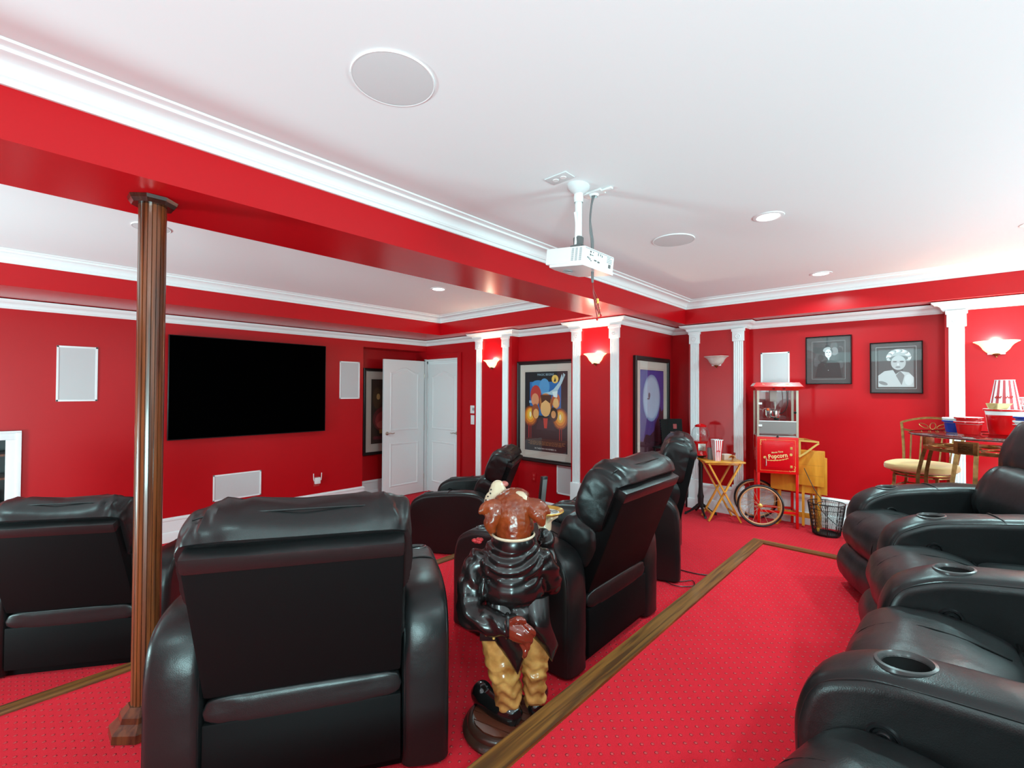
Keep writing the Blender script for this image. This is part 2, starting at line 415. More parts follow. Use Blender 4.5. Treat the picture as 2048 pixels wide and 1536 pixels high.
# baseboards
def bprof(z, h): return [(0, z-.01), (.030, z-.01), (.030, z+h*.36), (.026, z+h*.40), (.020, z+h*.42), (.020, z+h*.86), (.026, z+h*.89), (.026, z+h*.94), (.014, z+h*.985), (.008, z+h), (0, z+h)]
b = new(); sweep(b, [(0.0, YW), (3.22, YW), (3.22, 6.12), (XD, 6.12)], bprof(0, .25)); struct('baseboard_front', b, M_trim, ang=25)
b = new(); sweep(b, [(XD, 4.98), (XD, 4.57)]+side[2:7]+[(4.17, YE1)], bprof(0, .25)); struct('baseboard_side', b, M_trim, ang=25)
b = new(); sweep(b, [(4.17, YE1-.0), (4.17, YS)]+rightp, bprof(Z1, .295)); struct('baseboard_right', b, M_trim, ang=25)
# fluted pilasters on the piers
tn = 7
for x, yc, zf in [(4.17, 4.476, 0), (4.17, 3.985, 0), (4.17, 2.90, Z1), (4.17, 2.425, Z1), (5.28, 2.03, Z1), (5.28, 1.56, Z1), (5.28, -.13, Z1), (5.28, -.58, Z1)]:
    p = empty('trim_%d' % tn, (x, yc, zf), kind='structure'); tn += 1
    hb = .25 if zf == 0 else .295; w = .095
    b = new(); poly = [(-w/2, 0)]
    for k in range(4):
        c = -w/2+w*(k+1)/5; poly += [(c-.0075, -.018), (c-.004, -.0125), (c+.004, -.0125), (c+.0075, -.018)]
    poly = [(-w/2, .0)]+[(-w/2, -.016)]+poly[1:]+[(w/2, -.016), (w/2, 0)]
    prism(b, [(bb, a) for a, bb in poly], hb+.03, 2.13-zf); obj('shaft', b, M_trim, p, ang=20)
    b = new(); box(b, -.026, 0, -w/2-.012, w/2+.012, 2.13-zf, ZK0-zf+.004, .003)
    box(b, -.032, 0, -w/2-.02, w/2+.02, 2.235-zf, ZK0-zf+.004, .003)
    c_ = obj('capital', b, M_trim, p)
    b = new(); lathe(b, [(.0, .034), (.008, .034), (.011, .029), (.016, .029), (.020, .033), (.025, .033), (.028, .026)], 20, M=Ry(-pi/2)); obj('rosette', b, M_trim, c_, loc=(0, 0, 2.18-zf))
    b = new(); box(b, -.038, 0, -w/2-.014, w/2+.014, 0, hb+.03, .004); box(b, -.05, 0, -w/2-.022, w/2+.022, 0, hb*.38, .004); obj('plinth', b, M_trim, p)

# doors -----------------------------------------------------------
def door_leaf(parent, w, h, th=.035, flip=1):
    """panelled leaf in the local XZ plane, hinge at x=0, face towards -y"""
    b = new(); box(b, 0, w, 0, th, .01, h, .003)
    obj('leaf', b, M_door, parent)
    mx = .105
    for z0, z1, arch in ((.16, .80, False), (.98, h-.13, True)):
        def outline(ins):
            pts = [(mx+ins, z0+ins), (w-mx-ins, z0+ins)]
            if arch:
                ze = z1-.06-ins
                pts += [(w-mx-ins, ze)]
                for k in range(1, 24):
                    t = k/24; x = (w-mx-ins)+(2*mx+2*ins-w)*t
                    s = sin(pi*t); pts.append((x, ze+.075*s**2.2))
                pts += [(mx+ins, ze)]
            else: pts += [(w-mx-ins, z1-ins), (mx+ins, z1-ins)]
            return pts
        b = new()
        loops = []
        for ins, y in ((0, 0), (.008, -.007), (.020, -.007), (.030, .0002-.002), (.040, -.003)):
            loops.append([b.verts.new((x, y, z)) for x, z in outline(ins)])
        for A, B in zip(loops, loops[1:]):
            n = len(A)
            for k in range(n): b.faces.new((A[k], A[(k+1) % n], B[(k+1) % n], B[k]))
        b.faces.new(loops[-1]); obj('raised_panel', b, M_door, parent, ang=20)
def lever(parent, x, z, d=1):
    b = new(); lathe(b, [(0, -.012), (.024, -.012), (.027, 0)], 18, M=T(x, 0, z)@Rx(pi/2)@Matrix.Scale(-1, 4, (0, 0, 1))@Matrix.Identity(4))
    tube(b, [(x, 0, z), (x, -.045, z)], .009)
    tube(b, spline([(x, -.045, z), (x+d*.03, -.05, z+.004), (x+d*.07, -.048, z-.004), (x+d*.10, -.046, z+.004)], 5), [.008]*15+[.005])
    obj('lever_handle', b, M_brushed, parent, label='brushed nickel lever handle')
d1 = empty('door_1', (4.262, 5.855, .0), rad(180), kind='structure')
# leaf folded back in front of the alcove; local +x runs to -x world, visible face is +y local
d1.rotation_euler = (0, 0, 0); d1.location = (3.555, 5.83, 0)
door_leaf(d1, .707, 2.03); lever(d1, .055, .95, 1)
b = new()
for z in (.25, 1.0, 1.8): tube(b, [(.712, .0, z-.04), (.712, 0, z+.04)], .006)
obj('hinge', b, M_brushed, d1)
d2 = empty('door_2', (XD+.06, 5.86, 0), -pi/2, kind='structure')
door_leaf(d2, .765, 1.99); lever(d2, .71, .95, -1)
b = new()
for z in (.25, 1.0, 1.75): box(b, -.004, .008, -.006, .0, z-.045, z+.045)
obj('hinge', b, M_brushed, d2)
# jamb and casings (casing painted wall red)
b = new(); box(b, XD-.004, XD+.10, 5.865, 5.885, 0, 2.05); box(b, XD-.004, XD+.10, 5.062, 5.082, 0, 2.05); box(b, XD-.004, XD+.10, 5.062, 5.885, 2.03, 2.06)
box(b, XD+.045, XD+.058, 5.845, 5.865, 0, 2.03); box(b, XD+.045, XD+.058, 5.082, 5.095, 0, 2.03); box(b, XD+.045, XD+.058, 5.082, 5.865, 1.99, 2.03)
struct('trim_15', b, M_door)
b = new(); box(b, XD-.018, XD, 4.985, 5.068, 0, 2.13, .004); box(b, XD-.018, XD, 5.068, 5.80, 2.055, 2.13, .004)
struct('trim_16', b, M_wall)

# media niche at the far left of the screen wall
nc = empty('media_niche', (NX1, YW, NZ0), kind='structure')
b = new(); w_ = .09
box(b, NX0-w_, NX1+w_, YW-.022, YW, NZ1, NZ1+w_*.85, .003); box(b, NX1, NX1+w_, YW-.02, YW, 0, NZ1, .003); box(b, NX0-w_, NX0, YW-.02, YW, 0, NZ1, .003)
box(b, NX0-w_-.01, NX1+w_+.004, YW-.03, YW, NZ1+w_*.62, NZ1+w_*.85, .003); box(b, NX1+.062, NX1+w_+.004, YW-.03, YW, 0, NZ1+w_*.7, .003)
bmesh.ops.translate(b, vec=(-NX1, -YW, -NZ0), verts=b.verts); obj('casing', b, M_trim, nc)
b = new(); box(b, NX0, NX1, YW+.36, YW+.38, NZ0, NZ1); box(b, NX0-.02, NX0, YW+.001, YW+.38, NZ0, NZ1); box(b, NX1, NX1+.02, YW+.101, YW+.38, NZ0, NZ1)
box(b, NX0, NX1, YW+.001, YW+.38, NZ0-.02, NZ0); box(b, NX0, NX1, YW+.101, YW+.38, NZ1, NZ1+.02)
bmesh.ops.translate(b, vec=(-NX1, -YW, -NZ0), verts=b.verts); obj('lining', b, M_black, nc)
for z in (.55, .80, 1.0):
    b = new(); box(b, NX0, NX1, YW+.01, YW+.34, z, z+.018); bmesh.ops.translate(b, vec=(-NX1, -YW, -NZ0), verts=b.verts); obj('shelf', b, M_walnut, nc)
rcv = empty('media_player', (-.36, YW+.16, .568), 0, 'black media player on the lit shelf of the niche left of the television', 'media player')
b = new(); bbox(b, (0, 0, .05), (.40, .24, .10), .004); obj('housing', b, M_black, rcv)
b = new(); bbox(b, (.05, -.122, .055), (.12, .004, .03)); obj('display', b, mat('player_display', (.02, .05, .08), .2), rcv)

# ================================================================== CEILING THINGS
def can(i, x, y, label):
    r = empty('recessed_light', (x, y, ZT), 0, label, 'ceiling light', 'recessed ceiling lights')
    b = new(); lathe(b, [(.058, -.002), (.064, -.006), (.080, -.004), (.083, 0)], 32); obj('trim_ring', b, M_trim, r)
    b = new(); lathe(b, [(0, -.0025), (.060, -.0025)], 32); obj('lens', b, mat('lit_lens', (1, 1, 1), .5, emit=((1, 1, 1), 6)), r)
for i, (x, y) in enumerate(CANS[:4]):
    can(i, x, y, ['lit recessed ceiling light nearest the projector, in the large tray ceiling', 'small lit recessed ceiling light above the framed portraits at the right wall', 'lit recessed ceiling light in the far tray ceiling in front of the television', 'recessed ceiling light cut off by the right edge of the picture'][i])
def cspk(x, y, r_, label):
    t = empty('ceiling_speaker', (x, y, ZT), 0, label, 'ceiling speaker', 'round ceiling speakers')
    b = new(); lathe(b, [(r_-.005, -.005), (r_-.001, -.006), (r_, 0)], 48); obj('rim', b, M_ceil, t)
    b = new(); lathe(b, [(0, -.007), (r_-.03, -.006), (r_-.005, -.0045)], 48); obj('grille', b, M_grille_c, t)
cspk(.816, 1.296, .134, 'large round white ceiling speaker above the standing statue, near the top edge')
cspk(2.975, 1.287, .134, 'round white ceiling speaker beyond the projector in the large tray ceiling')
cspk(.543, 3.62, .10, 'round white ceiling speaker half hidden behind the wooden column')

# outlet plate in the ceiling by the projector mount
t = empty('ceiling_outlet', (1.735, 1.31, ZT), rad(-47), 'white outlet plate on the ceiling left of the projector mount', 'outlet'); t.rotation_euler = (0, 0, pi/2)
b = new(); bbox(b, (0, 0, -.003), (.125, .075, .006), .002); obj('cover_plate', b, M_grille_c, t)
for s in (-1, 1):
    b = new(); lathe(b, [(0, -.0085), (.014, -.0085), (.016, -.006)], 16, c=(s*.022, 0, 0)); obj('socket', b, M_white, t)

# projector
PX, PY = 1.868, 1.292
t = empty('projector', (PX, PY, ZT), 0, 'white video projector hanging upside down from a white ceiling pole', 'projector')
b = new(); lathe(b, [(0, -.045), (.02, -.045), (.045, -.03), (.062, -.012), (.064, 0)], 24, M=Matrix.Scale(.8, 4, (0, 1, 0))); obj('ceiling_flange', b, M_grille_c, t)
b = new(); lathe(b, [(.017, -.05), (.017, -.325)], 16); lathe(b, [(.022, -.04), (.024, -.06), (.022, -.085)], 16)
tube(b, spline([(-.03, 0, -.14), (-.018, 0, -.2), (-.025, 0, -.3)], 5), .006); obj('pole', b, M_white, t)
b = new(); lathe(b, [(.012, -.25), (.026, -.262), (.024, -.30), (.03, -.318)], 14)
for k in range(5): box(b, -.028+k*.012, -.022+k*.012, -.03, .03, -.325, -.30)
obj('tilt_bracket', b, M_dgray, t)
BM_ = T(-.055, -.065, -.405)@Rx(rad(7))     # near lower corner of the housing
b = new(); box(b, 0, .275, 0, .235, 0, .082, .010)
bmesh.ops.transform(b, matrix=BM_, verts=b.verts)
hs = obj('housing', b, M_white, t)
b = new()
prism(b, [(.0, .0), (.275, .0), (.268, .21), (.20, .225), (.07, .225), (.007, .21)], -.012, .004, M=BM_); obj('housing_lid', b, M_white, t)
b = new()
for c, n, x0 in ((0, 13, .150), (1, 13, .170), (2, 13, .188)):
    for k in range(n): box(b, -.0012, .001, x0-.148+.0, x0-.148+.013, .012+k*.0048, .0145+k*.0048, M=BM_@T(0, .012+c*.004, 0))
obj('vent_slots', b, M_gray, hs)
b = new()
for k in range(22):
    r_, c_ = divmod(k, 6); box(b, .205+c_*.008, .210+c_*.008, -.0012, .001, .040+r_*.008, .044+r_*.008, M=BM_)
obj('rear_vent', b, M_gray, hs)
b = new()
for x, z, w, h in ((.05, .058, .010, .008), (.05, .044, .008, .008), (.075, .06, .004, .006), (.062, .046, .018, .003), (.03, .028, .005, .008), (.04, .026, .005, .008), (.05, .022, .005, .008), (.09, .025, .02, .006), (.12, .022, .018, .007), (.14, .058, .005, .01), (.155, .055, .005, .01), (.12, .055, .004, .014), (.06, .018, .006, .005), (.222, .016, .020, .018)):
    box(b, x, x+w, -.0015, .001, z, z+h, M=BM_)
obj('port', b, M_dgray, hs, kind='stuff')
b = new(); box(b, .01, .262, -.0014, .001, .072, .0745, M=BM_); obj('seam', b, M_gray, hs)
b = new(); lathe(b, [(0, .0), (.024, 0), (.026, .004)], 18, M=BM_@T(.10, .16, -.013)@Rx(pi)); obj('focus_ring', b, M_gray, hs)
b = new(); lathe(b, [(.028, 0), (.028, .02), (.02, .02), (.018, .006), (0, .006)], 20, M=BM_@T(.09, .213, .042)@Rx(-pi/2)); obj('lens', b, M_black, hs)
# cable plate and cables
t = empty('projector_cable', (1.985, 1.278, ZT), 0, 'gray cable bundle dropping from a white ceiling plate behind the projector', 'cable')
b = new(); bbox(b, (0, 0, -.006), (.06, .11, .012), .005); lathe(b, [(.02, -.022), (.026, -.012)], 14)
bbox(b, (.0, -.07, -.006), (.022, .07, .010), .003); obj('ceiling_plate', b, M_white, t)
for s in (-1, 0, 1):
    b = new(); tube(b, spline([(s*.006, 0, -.01), (-.022+s*.006, .004*s, -.07), (-.034+s*.006, .004*s, -.15), (-.026+s*.006, 0, -.21), (-.014+s*.006, .0, -.27), (-.012+s*.004, 0, -.44), (-.010, 0, -.465)], 6), .0048, 6); obj('cable', b, mat('gray_cable', (.16, .16, .165), .5), t)
wires = [[(-.010, 0, -.463), (-.006, 0, -.50), (.012, 0, -.55), (.03, -.005, -.60), (.035, -.008, -.63)], [(-.008, 0, -.463), (-.002, 0, -.51), (.03, 0, -.56), (.055, 0, -.60), (.066, .0, -.625)], [(-.009, 0, -.463), (0, 0, -.50), (.04, .0, -.55), (.06, .01, -.575), (.085, .02, -.582)], [(-.01, 0, -.463), (-.004, .0, -.52), (.028, .01, -.58), (.05, .012, -.63), (.052, .012, -.645)], [(-.01, 0, -.463), (.0, .0, -.51), (.02, .01, -.55), (.045, .012, -.59), (.075, .012, -.61)]]
for k, w in enumerate(wires):
    b = new(); tube(b, spline(w, 5), .0026, 5); wo = obj('wire', b, mat('red_wire', (.28, .004, .004), .4), t, label='thin dark red loose wire')
    b = new(); e = Vector(w[-1]); sphere(b, e, .006, (1, 1, 1.2), 8); obj('wire_plug', b, [mat('wire_plug_tan', (.75, .45, .2), .4), M_redp][k % 2], wo)
b = new(); bbox(b, (.036, 0, -.553), (.014, .01, .026), .003, M=None); obj('wire_tag', b, mat('yellow_tag', (.85, .6, .1), .5), t)

# ================================================================== WOODEN COLUMN
t = empty('wooden_column', (.655, 2.28, Z1), 0, 'fluted dark walnut column holding up the red ceiling beam', 'column')
t.location.x, t.location.y = .35, 2.31
r0 = .046; poly = []
nf = 20
for k in range(nf):
    a = 2*pi*k/nf
    for da, rr in ((-.42, 1), (-.2, 1.0), (.2, 1.0), (.36, 1.0), (.40, .90), (.5, .89), (.58, .90)):
        an = a+da*2*pi/nf; poly.append((r0*rr*cos(an), r0*rr*sin(an)))
b = new(); prism(b, poly, .02, ZB-Z1-.02); obj('fluted_shaft', b, M_walnut, t, ang=18)
def octa(r): return [(r*cos(pi/8+k*pi/4), r*sin(pi/8+k*pi/4)) for k in range(8)]
def frust(b, r1, r2, z0, z1):
    A = [b.verts.new((x, y, z0)) for x, y in octa(r1)]; B = [b.verts.new((x, y, z1)) for x, y in octa(r2)]
    b.faces.new(A[::-1]); b.faces.new(B)
    for k in range(8): b.faces.new((A[k], A[(k+1) % 8], B[(k+1) % 8], B[k]))
M_dwal = wood('dark_walnut', (.045, .016, .010), (.018, .007, .005), (6, 6, 1), .22, .4)
b = new(); zt = ZB-Z1; frust(b, .080, .084, zt-.014, zt-.001); frust(b, .070, .079, zt-.028, zt-.014); obj('capital', b, M_dwal, t, smooth=False)
M_wbase = wood('walnut_base', (.13, .038, .014), (.05, .015, .007), (6, 6, 1), .25, .4)
b = new(); frust(b, .115, .113, 0, .03); frust(b, .113, .085, .03, .055); frust(b, .085, .080, .055, .075); frust(b, .080, .054, .075, .10); obj('plinth', b, M_wbase, t, smooth=False)

# ================================================================== SCREEN WALL
t = empty('television', (1.836, YW, 1.597), 0, 'large black flat television mounted on the red screen wall', 'television')
b = new(); box(b, -.822, .822, -.075, -.045, -.545, .545, .004); obj('bezel', b, M_black, t)
b = new(); box(b, -.814, .814, -.0765, -.0745, -.535, .538); obj('screen', b, M_screen, t)
b = new(); box(b, -.6, .6, -.045, -.02, -.35, .35, .01); box(b, -.3, .3, -.02, -.001, -.2, .2); obj('back_housing', b, M_black, t)
def wspk(x, z, w, h, loc, rz, label):
    t = empty('wall_speaker', loc, rz, label, 'wall speaker', 'white in-wall speakers')
    b = new(); f_ = .016
    for a in ((-w/2, w/2, h/2-f_, h/2), (-w/2, w/2, -h/2, -h/2+f_), (-w/2, -w/2+f_, -h/2, h/2), (w/2-f_, w/2, -h/2, h/2)): box(b, a[0], a[1], -.010, 0, a[2], a[3], .002)
    obj('frame', b, M_trim, t)
    b = new(); box(b, -w/2+f_, w/2-f_, -.006, 0, -h/2+f_, h/2-f_); obj('grille', b, M_grille, t)
wspk(0, 0, .278, .508, (.347, YW, 1.718), 0, 'white in-wall speaker left of the wooden column, level with the television')
wspk(0, 0, .288, .505, (3.022, YW, 1.711), 0, 'white in-wall speaker just right of the television')
wspk(0, 0, .488, .29, (1.684, YW, .489), 0, 'low horizontal white in-wall speaker below the television')
wspk(0, 0, .29, .34, (XD, 3.122, .545), -pi/2, 'white in-wall speaker low under the colourful film poster')
wspk(0, 0, .27, .42, (XR, 1.242, 1.79), -pi/2, 'white in-wall speaker above the popcorn cart')
t = empty('wifi_extender', (2.585, YW, .43), 0, 'small white plug-in wireless extender with two antennas low on the screen wall', 'extender')
b = new(); box(b, -.035, .035, -.045, -.012, -.05, .03, .006); obj('housing', b, M_white, t)
b = new(); box(b, -.037, .037, -.006, 0, -.085, .035, .003); obj('outlet_plate', b, mat('red_outlet', (.5, .06, .06), .4), t)
for s in (-1, 1):
    b = new(); tube(b, [(s*.044, -.03, -.01), (s*.05, -.03, .02), (s*.052, -.03, .085)], .0055, 8); obj('antenna', b, M_white, t)
t = empty('thermostat', (XD, 4.725, 1.315), -pi/2, 'small white thermostat plate beside the door, above the light switch', 'thermostat')
b = new(); box(b, -.055, .055, -.018, 0, -.055, .055, .004); obj('housing', b, M_white, t)
b = new(); box(b, -.01, .035, -.0195, -.017, -.015, .025); obj('display', b, M_gray, t)
t = empty('light_switch', (XD, 4.725, 1.17), -pi/2, 'white light switch plate beside the door, below the thermostat', 'light switch')
b = new(); box(b, -.058, .058, -.006, 0, -.065, .065, .003); obj('cover_plate', b, M_white, t)
for s in (-1, 1):
    b = new(); box(b, s*.026-.016, s*.026+.016, -.010, -.004, -.032, .032, .002); obj('rocker', b, M_trim, t)
t = empty('wall_outlet', (XD, 3.62, .52), -pi/2, 'red painted wall outlet below the left side of the colourful poster', 'outlet')
b = new(); box(b, -.036, .036, -.005, 0, -.058, .058, .003); obj('cover_plate', b, M_wall, t)
for z in (-.022, .022):
    b = new(); box(b, -.014, .014, -.007, -.004, z-.014, z+.014, .003); obj('socket', b, mat('red_socket', (.62, .05, .05), .4), t)

# ------------------------------------------------------------------ framed pictures
def ell(cx, cz, rx, rz, n=22, rot=0): return [(cx+rx*cos(2*pi*k/n)*cos(rot)-rz*sin(2*pi*k/n)*sin(rot), cz+rx*cos(2*pi*k/n)*sin(rot)+rz*sin(2*pi*k/n)*cos(rot)) for k in range(n)]
def rect(x0, x1, z0, z1): return [(x0, z0), (x1, z0), (x1, z1), (x0, z1)]
def framed(name, label, cat, w, h, fw, mw, loc, rz, bg, shapes, mm=M_mat, group=None, iw=None, ih=None, line=True):
    t = empty(name, loc, rz, label, cat, group)
    b = new()
    prof = [(0, 0), (0, -.030), (fw*.25, -.036), (fw*.6, -.028), (fw*.85, -.030), (fw, -.020), (fw, 0)]
    cs = [(-w/2, -h/2), (w/2, -h/2), (w/2, h/2), (-w/2, h/2)]
    rings = []
    for i, (sx, sz) in enumerate(((1, 1), (-1, 1), (-1, -1), (1, -1))):
        rings.append([b.verts.new((cs[i][0]+sx*o, y, cs[i][1]+sz*o)) for o, y in prof])
    for i in range(4):
        A, B = rings[i], rings[(i+1) % 4]
        for k in range(len(prof)): b.faces.new((A[k], A[(k+1) % len(prof)], B[(k+1) % len(prof)], B[k]))
    obj('frame', b, M_frame, t, ang=20)
    iw = iw or w-2*fw-2*mw; ih = ih or h-2*fw-2*mw
    b = new(); W2, H2 = w/2-fw, h/2-fw
    for a in ((-W2, W2, ih/2, H2), (-W2, W2, -H2, -ih/2), (-W2, -iw/2, -ih/2, ih/2), (iw/2, W2, -ih/2, ih/2)): box(b, a[0], a[1], -.012, -.008, a[2], a[3])
    obj('mat_board', b, mm, t, smooth=False)
    if line:
        b = new(); g = .016
        for a in ((-iw/2-g, iw/2+g, ih/2+g-.002, ih/2+g), (-iw/2-g, iw/2+g, -ih/2-g, -ih/2-g+.002), (-iw/2-g, -iw/2-g+.002, -ih/2-g, ih/2+g), (iw/2+g-.002, iw/2+g, -ih/2-g, ih/2+g)): box(b, a[0], a[1], -.0125, -.012, a[2], a[3])
        obj('mat_line', b, mat('mat_bevel_line_%.2f' % (line[0] if isinstance(line, tuple) else 0), line if isinstance(line, tuple) else (.45, .25, .2), .7), t, smooth=False)
    b = new(); mats = [mat('ink_%.2f_%.2f_%.2f' % bg, bg, .6)]
    prism(b, rect(-iw/2, iw/2, -ih/2, ih/2), -.0078, -.004, axis='y')
    for k, (poly, c) in enumerate(shapes):
        m_ = mat('ink_%.2f_%.2f_%.2f' % c, c, .6)
        if m_ not in mats: mats.append(m_)
        poly = [(max(-iw/2, min(iw/2, x)), max(-ih/2, min(ih/2, z))) for x, z in poly]
        y = -.0080-.00005*k
        f = b.faces.new([b.verts.new((x, y, z)) for x, z in poly]); f.material_index = mats.index(m_)
    pr = obj('print', b, mats, t, smooth=False)
    b = new(); box(b, -W2, W2, -.0165, -.0150, -H2, H2); obj('glass_pane', b, M_pglass, t, smooth=False)
    return t, pr
K = (.012, .012, .016)
def glow(cx, cz, s):
    return [(ell(cx, cz, .105*s, .115*s), (.20, .045, .01)), (ell(cx, cz, .088*s, .10*s), (.55, .14, .01)), (ell(cx, cz+.01, .068*s, .08*s), (.85, .30, .02)), (ell(cx, cz+.02, .045*s, .06*s), (.9, .52, .06)), (ell(cx, cz+.02, .014*s, .032*s), (1, .9, .6))]
sh = [(rect(-.25, .23, -.05, .36), (.02, .14, .42)), (ell(-.12, .33, .10, .05), (.05, .25, .55)), (ell(-.02, .30, .08, .10), (.10, .32, .60)), (ell(.14, .39, .05, .05), (.85, .55, .12)), ([(.12, .36), (.15, .36), (.16, .41), (.15, .38), (.14, .42), (.13, .38)], K)]
sh += [(rect(-.26, -.10, .10, .13), (.3, .5, .7)), (ell(-.155, .20, .085, .12), (.5, .04, .03)), (ell(-.165, .14, .06, .08), (.75, .3, .15)), (ell(.155, .12, .055, .08), (.80, .36, .10)), (ell(.155, .15, .06, .07), (.55, .12, .04)), (ell(.155, .11, .04, .055), (.85, .5, .2))]
sh += [([(-.05, .22), (.06, .24), (.12, .27), (.20, .35), (.24, .45), (.26, .40), (.26, .46), (.29, .44), (.24, .34), (.17, .24), (.18, .18), (.12, .20), (.04, .21)], (.45, .62, .70)), ([(.10, .24), (.18, .25), (.17, .17), (.12, .18)], (.75, .85, .88))]
sh += glow(-.24, -.06, 1.1)+glow(.22, -.08, 1.1)
sh += [(ell(-.16, .0, .06, .09), (.35, .08, .03)), (ell(-.15, -.03, .045, .06), (.85, .42, .15)), (ell(.12, -.03, .065, .085), (.06, .03, .02)), (ell(.12, -.03, .035, .045), (.80, .36, .14)), (ell(.0, .10, .105, .12), (.30, .07, .02)), (ell(.0, .13, .09, .09), (.55, .18, .05)), (ell(.0, .04, .078, .10), (.88, .50, .20)), ([(-.06, .10), (.0, .14), (.07, .10), (.09, .20), (-.08, .20)], (.10, .03, .015))]
sh += [([(-.15, -.22), (-.10, -.09), (-.02, -.12), (.03, -.12), (.10, -.09), (.16, -.22)], (.03, .02, .03)), ([(-.035, -.08), (.035, -.08), (.02, -.2), (-.02, -.2)], (.60, .05, .03))]
sh += [(rect(-.27, -.255, -.33, -.15), (.35, .02, .015)), (rect(-.235, -.225, -.33, -.15), (.35, .02, .015)), (rect(.205, .217, -.35, -.18), (.42, .02, .015)), (rect(.235, .245, -.34, -.18), (.35, .02, .015)), (rect(-.31, .31, -.36, -.33), (.05, .025, .02))]
for r_, z in enumerate((-.365, -.378, -.391, -.404)):
    x = -.27+.03*(r_ % 2)
    while x < .25:
        w_ = random.uniform(.02, .06); sh.append((rect(x, x+w_, z-.003, z+.003), (.32, .15, .05))); x += w_+.008
tp, pr = framed('movie_poster', 'framed film poster with candle flames and blue lettering between two lit sconces', 'poster', .90, 1.235, .045, .06, (XD, 3.437, 1.33), -pi/2, K, sh, iw=.655, ih=.965, group='framed film posters')
text('lettering', 'MAGIC BEGINS', .038, mat('ink_pale_blue', (.35, .5, .6), .6), pr, (0, -.0125, .445), (pi/2, 0, 0), .0002)
text('lettering', 'IN THEATRES NOVEMBER 16', .026, mat('ink_white', (.8, .8, .78), .6), pr, (0, -.0125, -.45), (pi/2, 0, 0), .0002)
# moonlit poster
sh = []
for k in range(10):
    t_ = k/9; sh.append((rect(-.3, .3, -.46+.092*k, -.46+.092*(k+1)), (.09-.03*t_, .035+.005*t_, .15+.12*t_)))
for k in range(5): sh.append((ell(-.01, .15, .215-.008*k, .265-.01*k, 32), (.20+.05*k, .24+.055*k, .42+.045*k)))
sh += [([(-.3, -.46), (.3, -.46), (.3, .02), (.24, -.01), (.20, .05), (.17, -.06), (.12, -.10), (.06, -.22), (-.05, -.27), (-.15, -.25), (-.22, -.33), (-.3, -.31)], (.055, .012, .025)), (ell(-.07, .18, .025, .032), (.16, .12, .14)), (rect(-.12, -.06, .135, .15), (.16, .12, .14))]
framed('movie_poster', 'framed film poster of a large pale moon in a purple night sky', 'poster', .86, 1.22, .05, .06, (4.86, YS, 1.355), 0, (.05, .02, .10), sh, iw=.585, ih=.93, group='framed film posters')
sh = [(ell(-.05, -.12, .22, .20), (.16, .02, .02)), (ell(-.08, -.14, .15, .14), (.40, .05, .05)), (ell(-.10, -.2, .10, .06), (.60, .14, .12)), (ell(-.2, .20, .07, .16), (.10, .05, .02)), (ell(-.18, .22, .03, .045), (.60, .38, .14)), (ell(.05, .3, .10, .12), (.09, .05, .02)), (ell(.02, .1, .08, .2), (.14, .07, .03)), (ell(.2, .15, .06, .12), (.25, .12, .05)), (rect(-.16, .16, -.33, -.27), (.45, .25, .05)), (rect(-.26, .26, -.42, -.37), (.16, .02, .03))]
framed('movie_poster', 'framed dark red and brown film poster partly behind the open white door', 'poster', .86, 1.28, .045, .07, (3.815, 6.12, 1.26), 0, (.04, .02, .012), sh, iw=.60, ih=.96, group='framed film posters')
G = lambda v: (v, v*.98, v)
sh = []
for k in range(40): sh.append((ell(random.uniform(-.12, .12), random.uniform(-.15, .15), random.uniform(.02, .04), random.uniform(.02, .05), 10), G(round(random.uniform(.035, .10), 2))))
sh += [([(-.11, -.17), (-.085, -.04), (-.03, .0), (.03, .0), (.09, -.03), (.11, -.17)], G(.03)), (ell(.05, .085, .03, .04), G(.22)), (ell(0, .085, .036, .042), G(.10)), (ell(-.012, .105, .033, .022, rot=.5), G(.4)), (ell(.0, .065, .027, .042), G(.75)), (ell(-.010, .078, .008, .004), G(.12)), (ell(.012, .078, .008, .004), G(.12)), (ell(.002, .045, .009, .003), G(.25)), (ell(.001, .062, .004, .006), G(.5)), ([(-.01, .03), (.012, .03), (.004, -.005)], G(.6)), (ell(0, -.10, .003, .003), G(.6))]
framed('framed_portrait', 'black framed dark charcoal drawing of a man in a dark coat, left of the pair', 'picture', .375, .475, .008, .05, (XR, .773, 1.897), -pi/2, G(.05), sh, M_matg, 'charcoal portraits on the right wall', .24, .345, (.35, .35, .35))
sh = [(rect(-.14, .0, -.18, .18), G(.10)), (rect(.05, .14, -.18, .18), G(.16)), (ell(.02, .115, .078, .055), G(.42))]
for k in range(26):
    a = k/26*pi*1.3-.15*pi; sh.append((ell(.02+.07*cos(a), .095+.058*sin(a), .018, .014, 9), G([.3, .5, .68, .8][k % 4])))
sh += [(ell(.02, .085, .066, .025), G(.16)), (ell(.018, .045, .052, .066), G(.46)), (ell(-.006, .055, .015, .006), G(.15)), (ell(.042, .055, .015, .006), G(.15)), (ell(.016, .03, .007, .012), G(.62)), (ell(.015, .005, .018, .007), G(.22)), ([(-.135, -.18), (-.13, -.07), (-.08, -.03), (-.02, -.02), (.0, -.06), (.03, -.03), (.09, -.045), (.125, -.09), (.13, -.18)], G(.50)), ([(.0, -.07), (.04, -.16), (.06, -.07), (.03, -.03)], G(.22)), (ell(-.09, -.14, .035, .015, rot=-.4), G(.22)), (ell(.09, -.11, .03, .05), G(.6))]
framed('framed_portrait', 'black framed pencil drawing of a light-haired woman, right of the pair', 'picture', .37, .47, .009, .05, (XR, .264, 1.807), -pi/2, G(.12), sh, M_matg, 'charcoal portraits on the right wall', .25, .35, (.6, .6, .6))

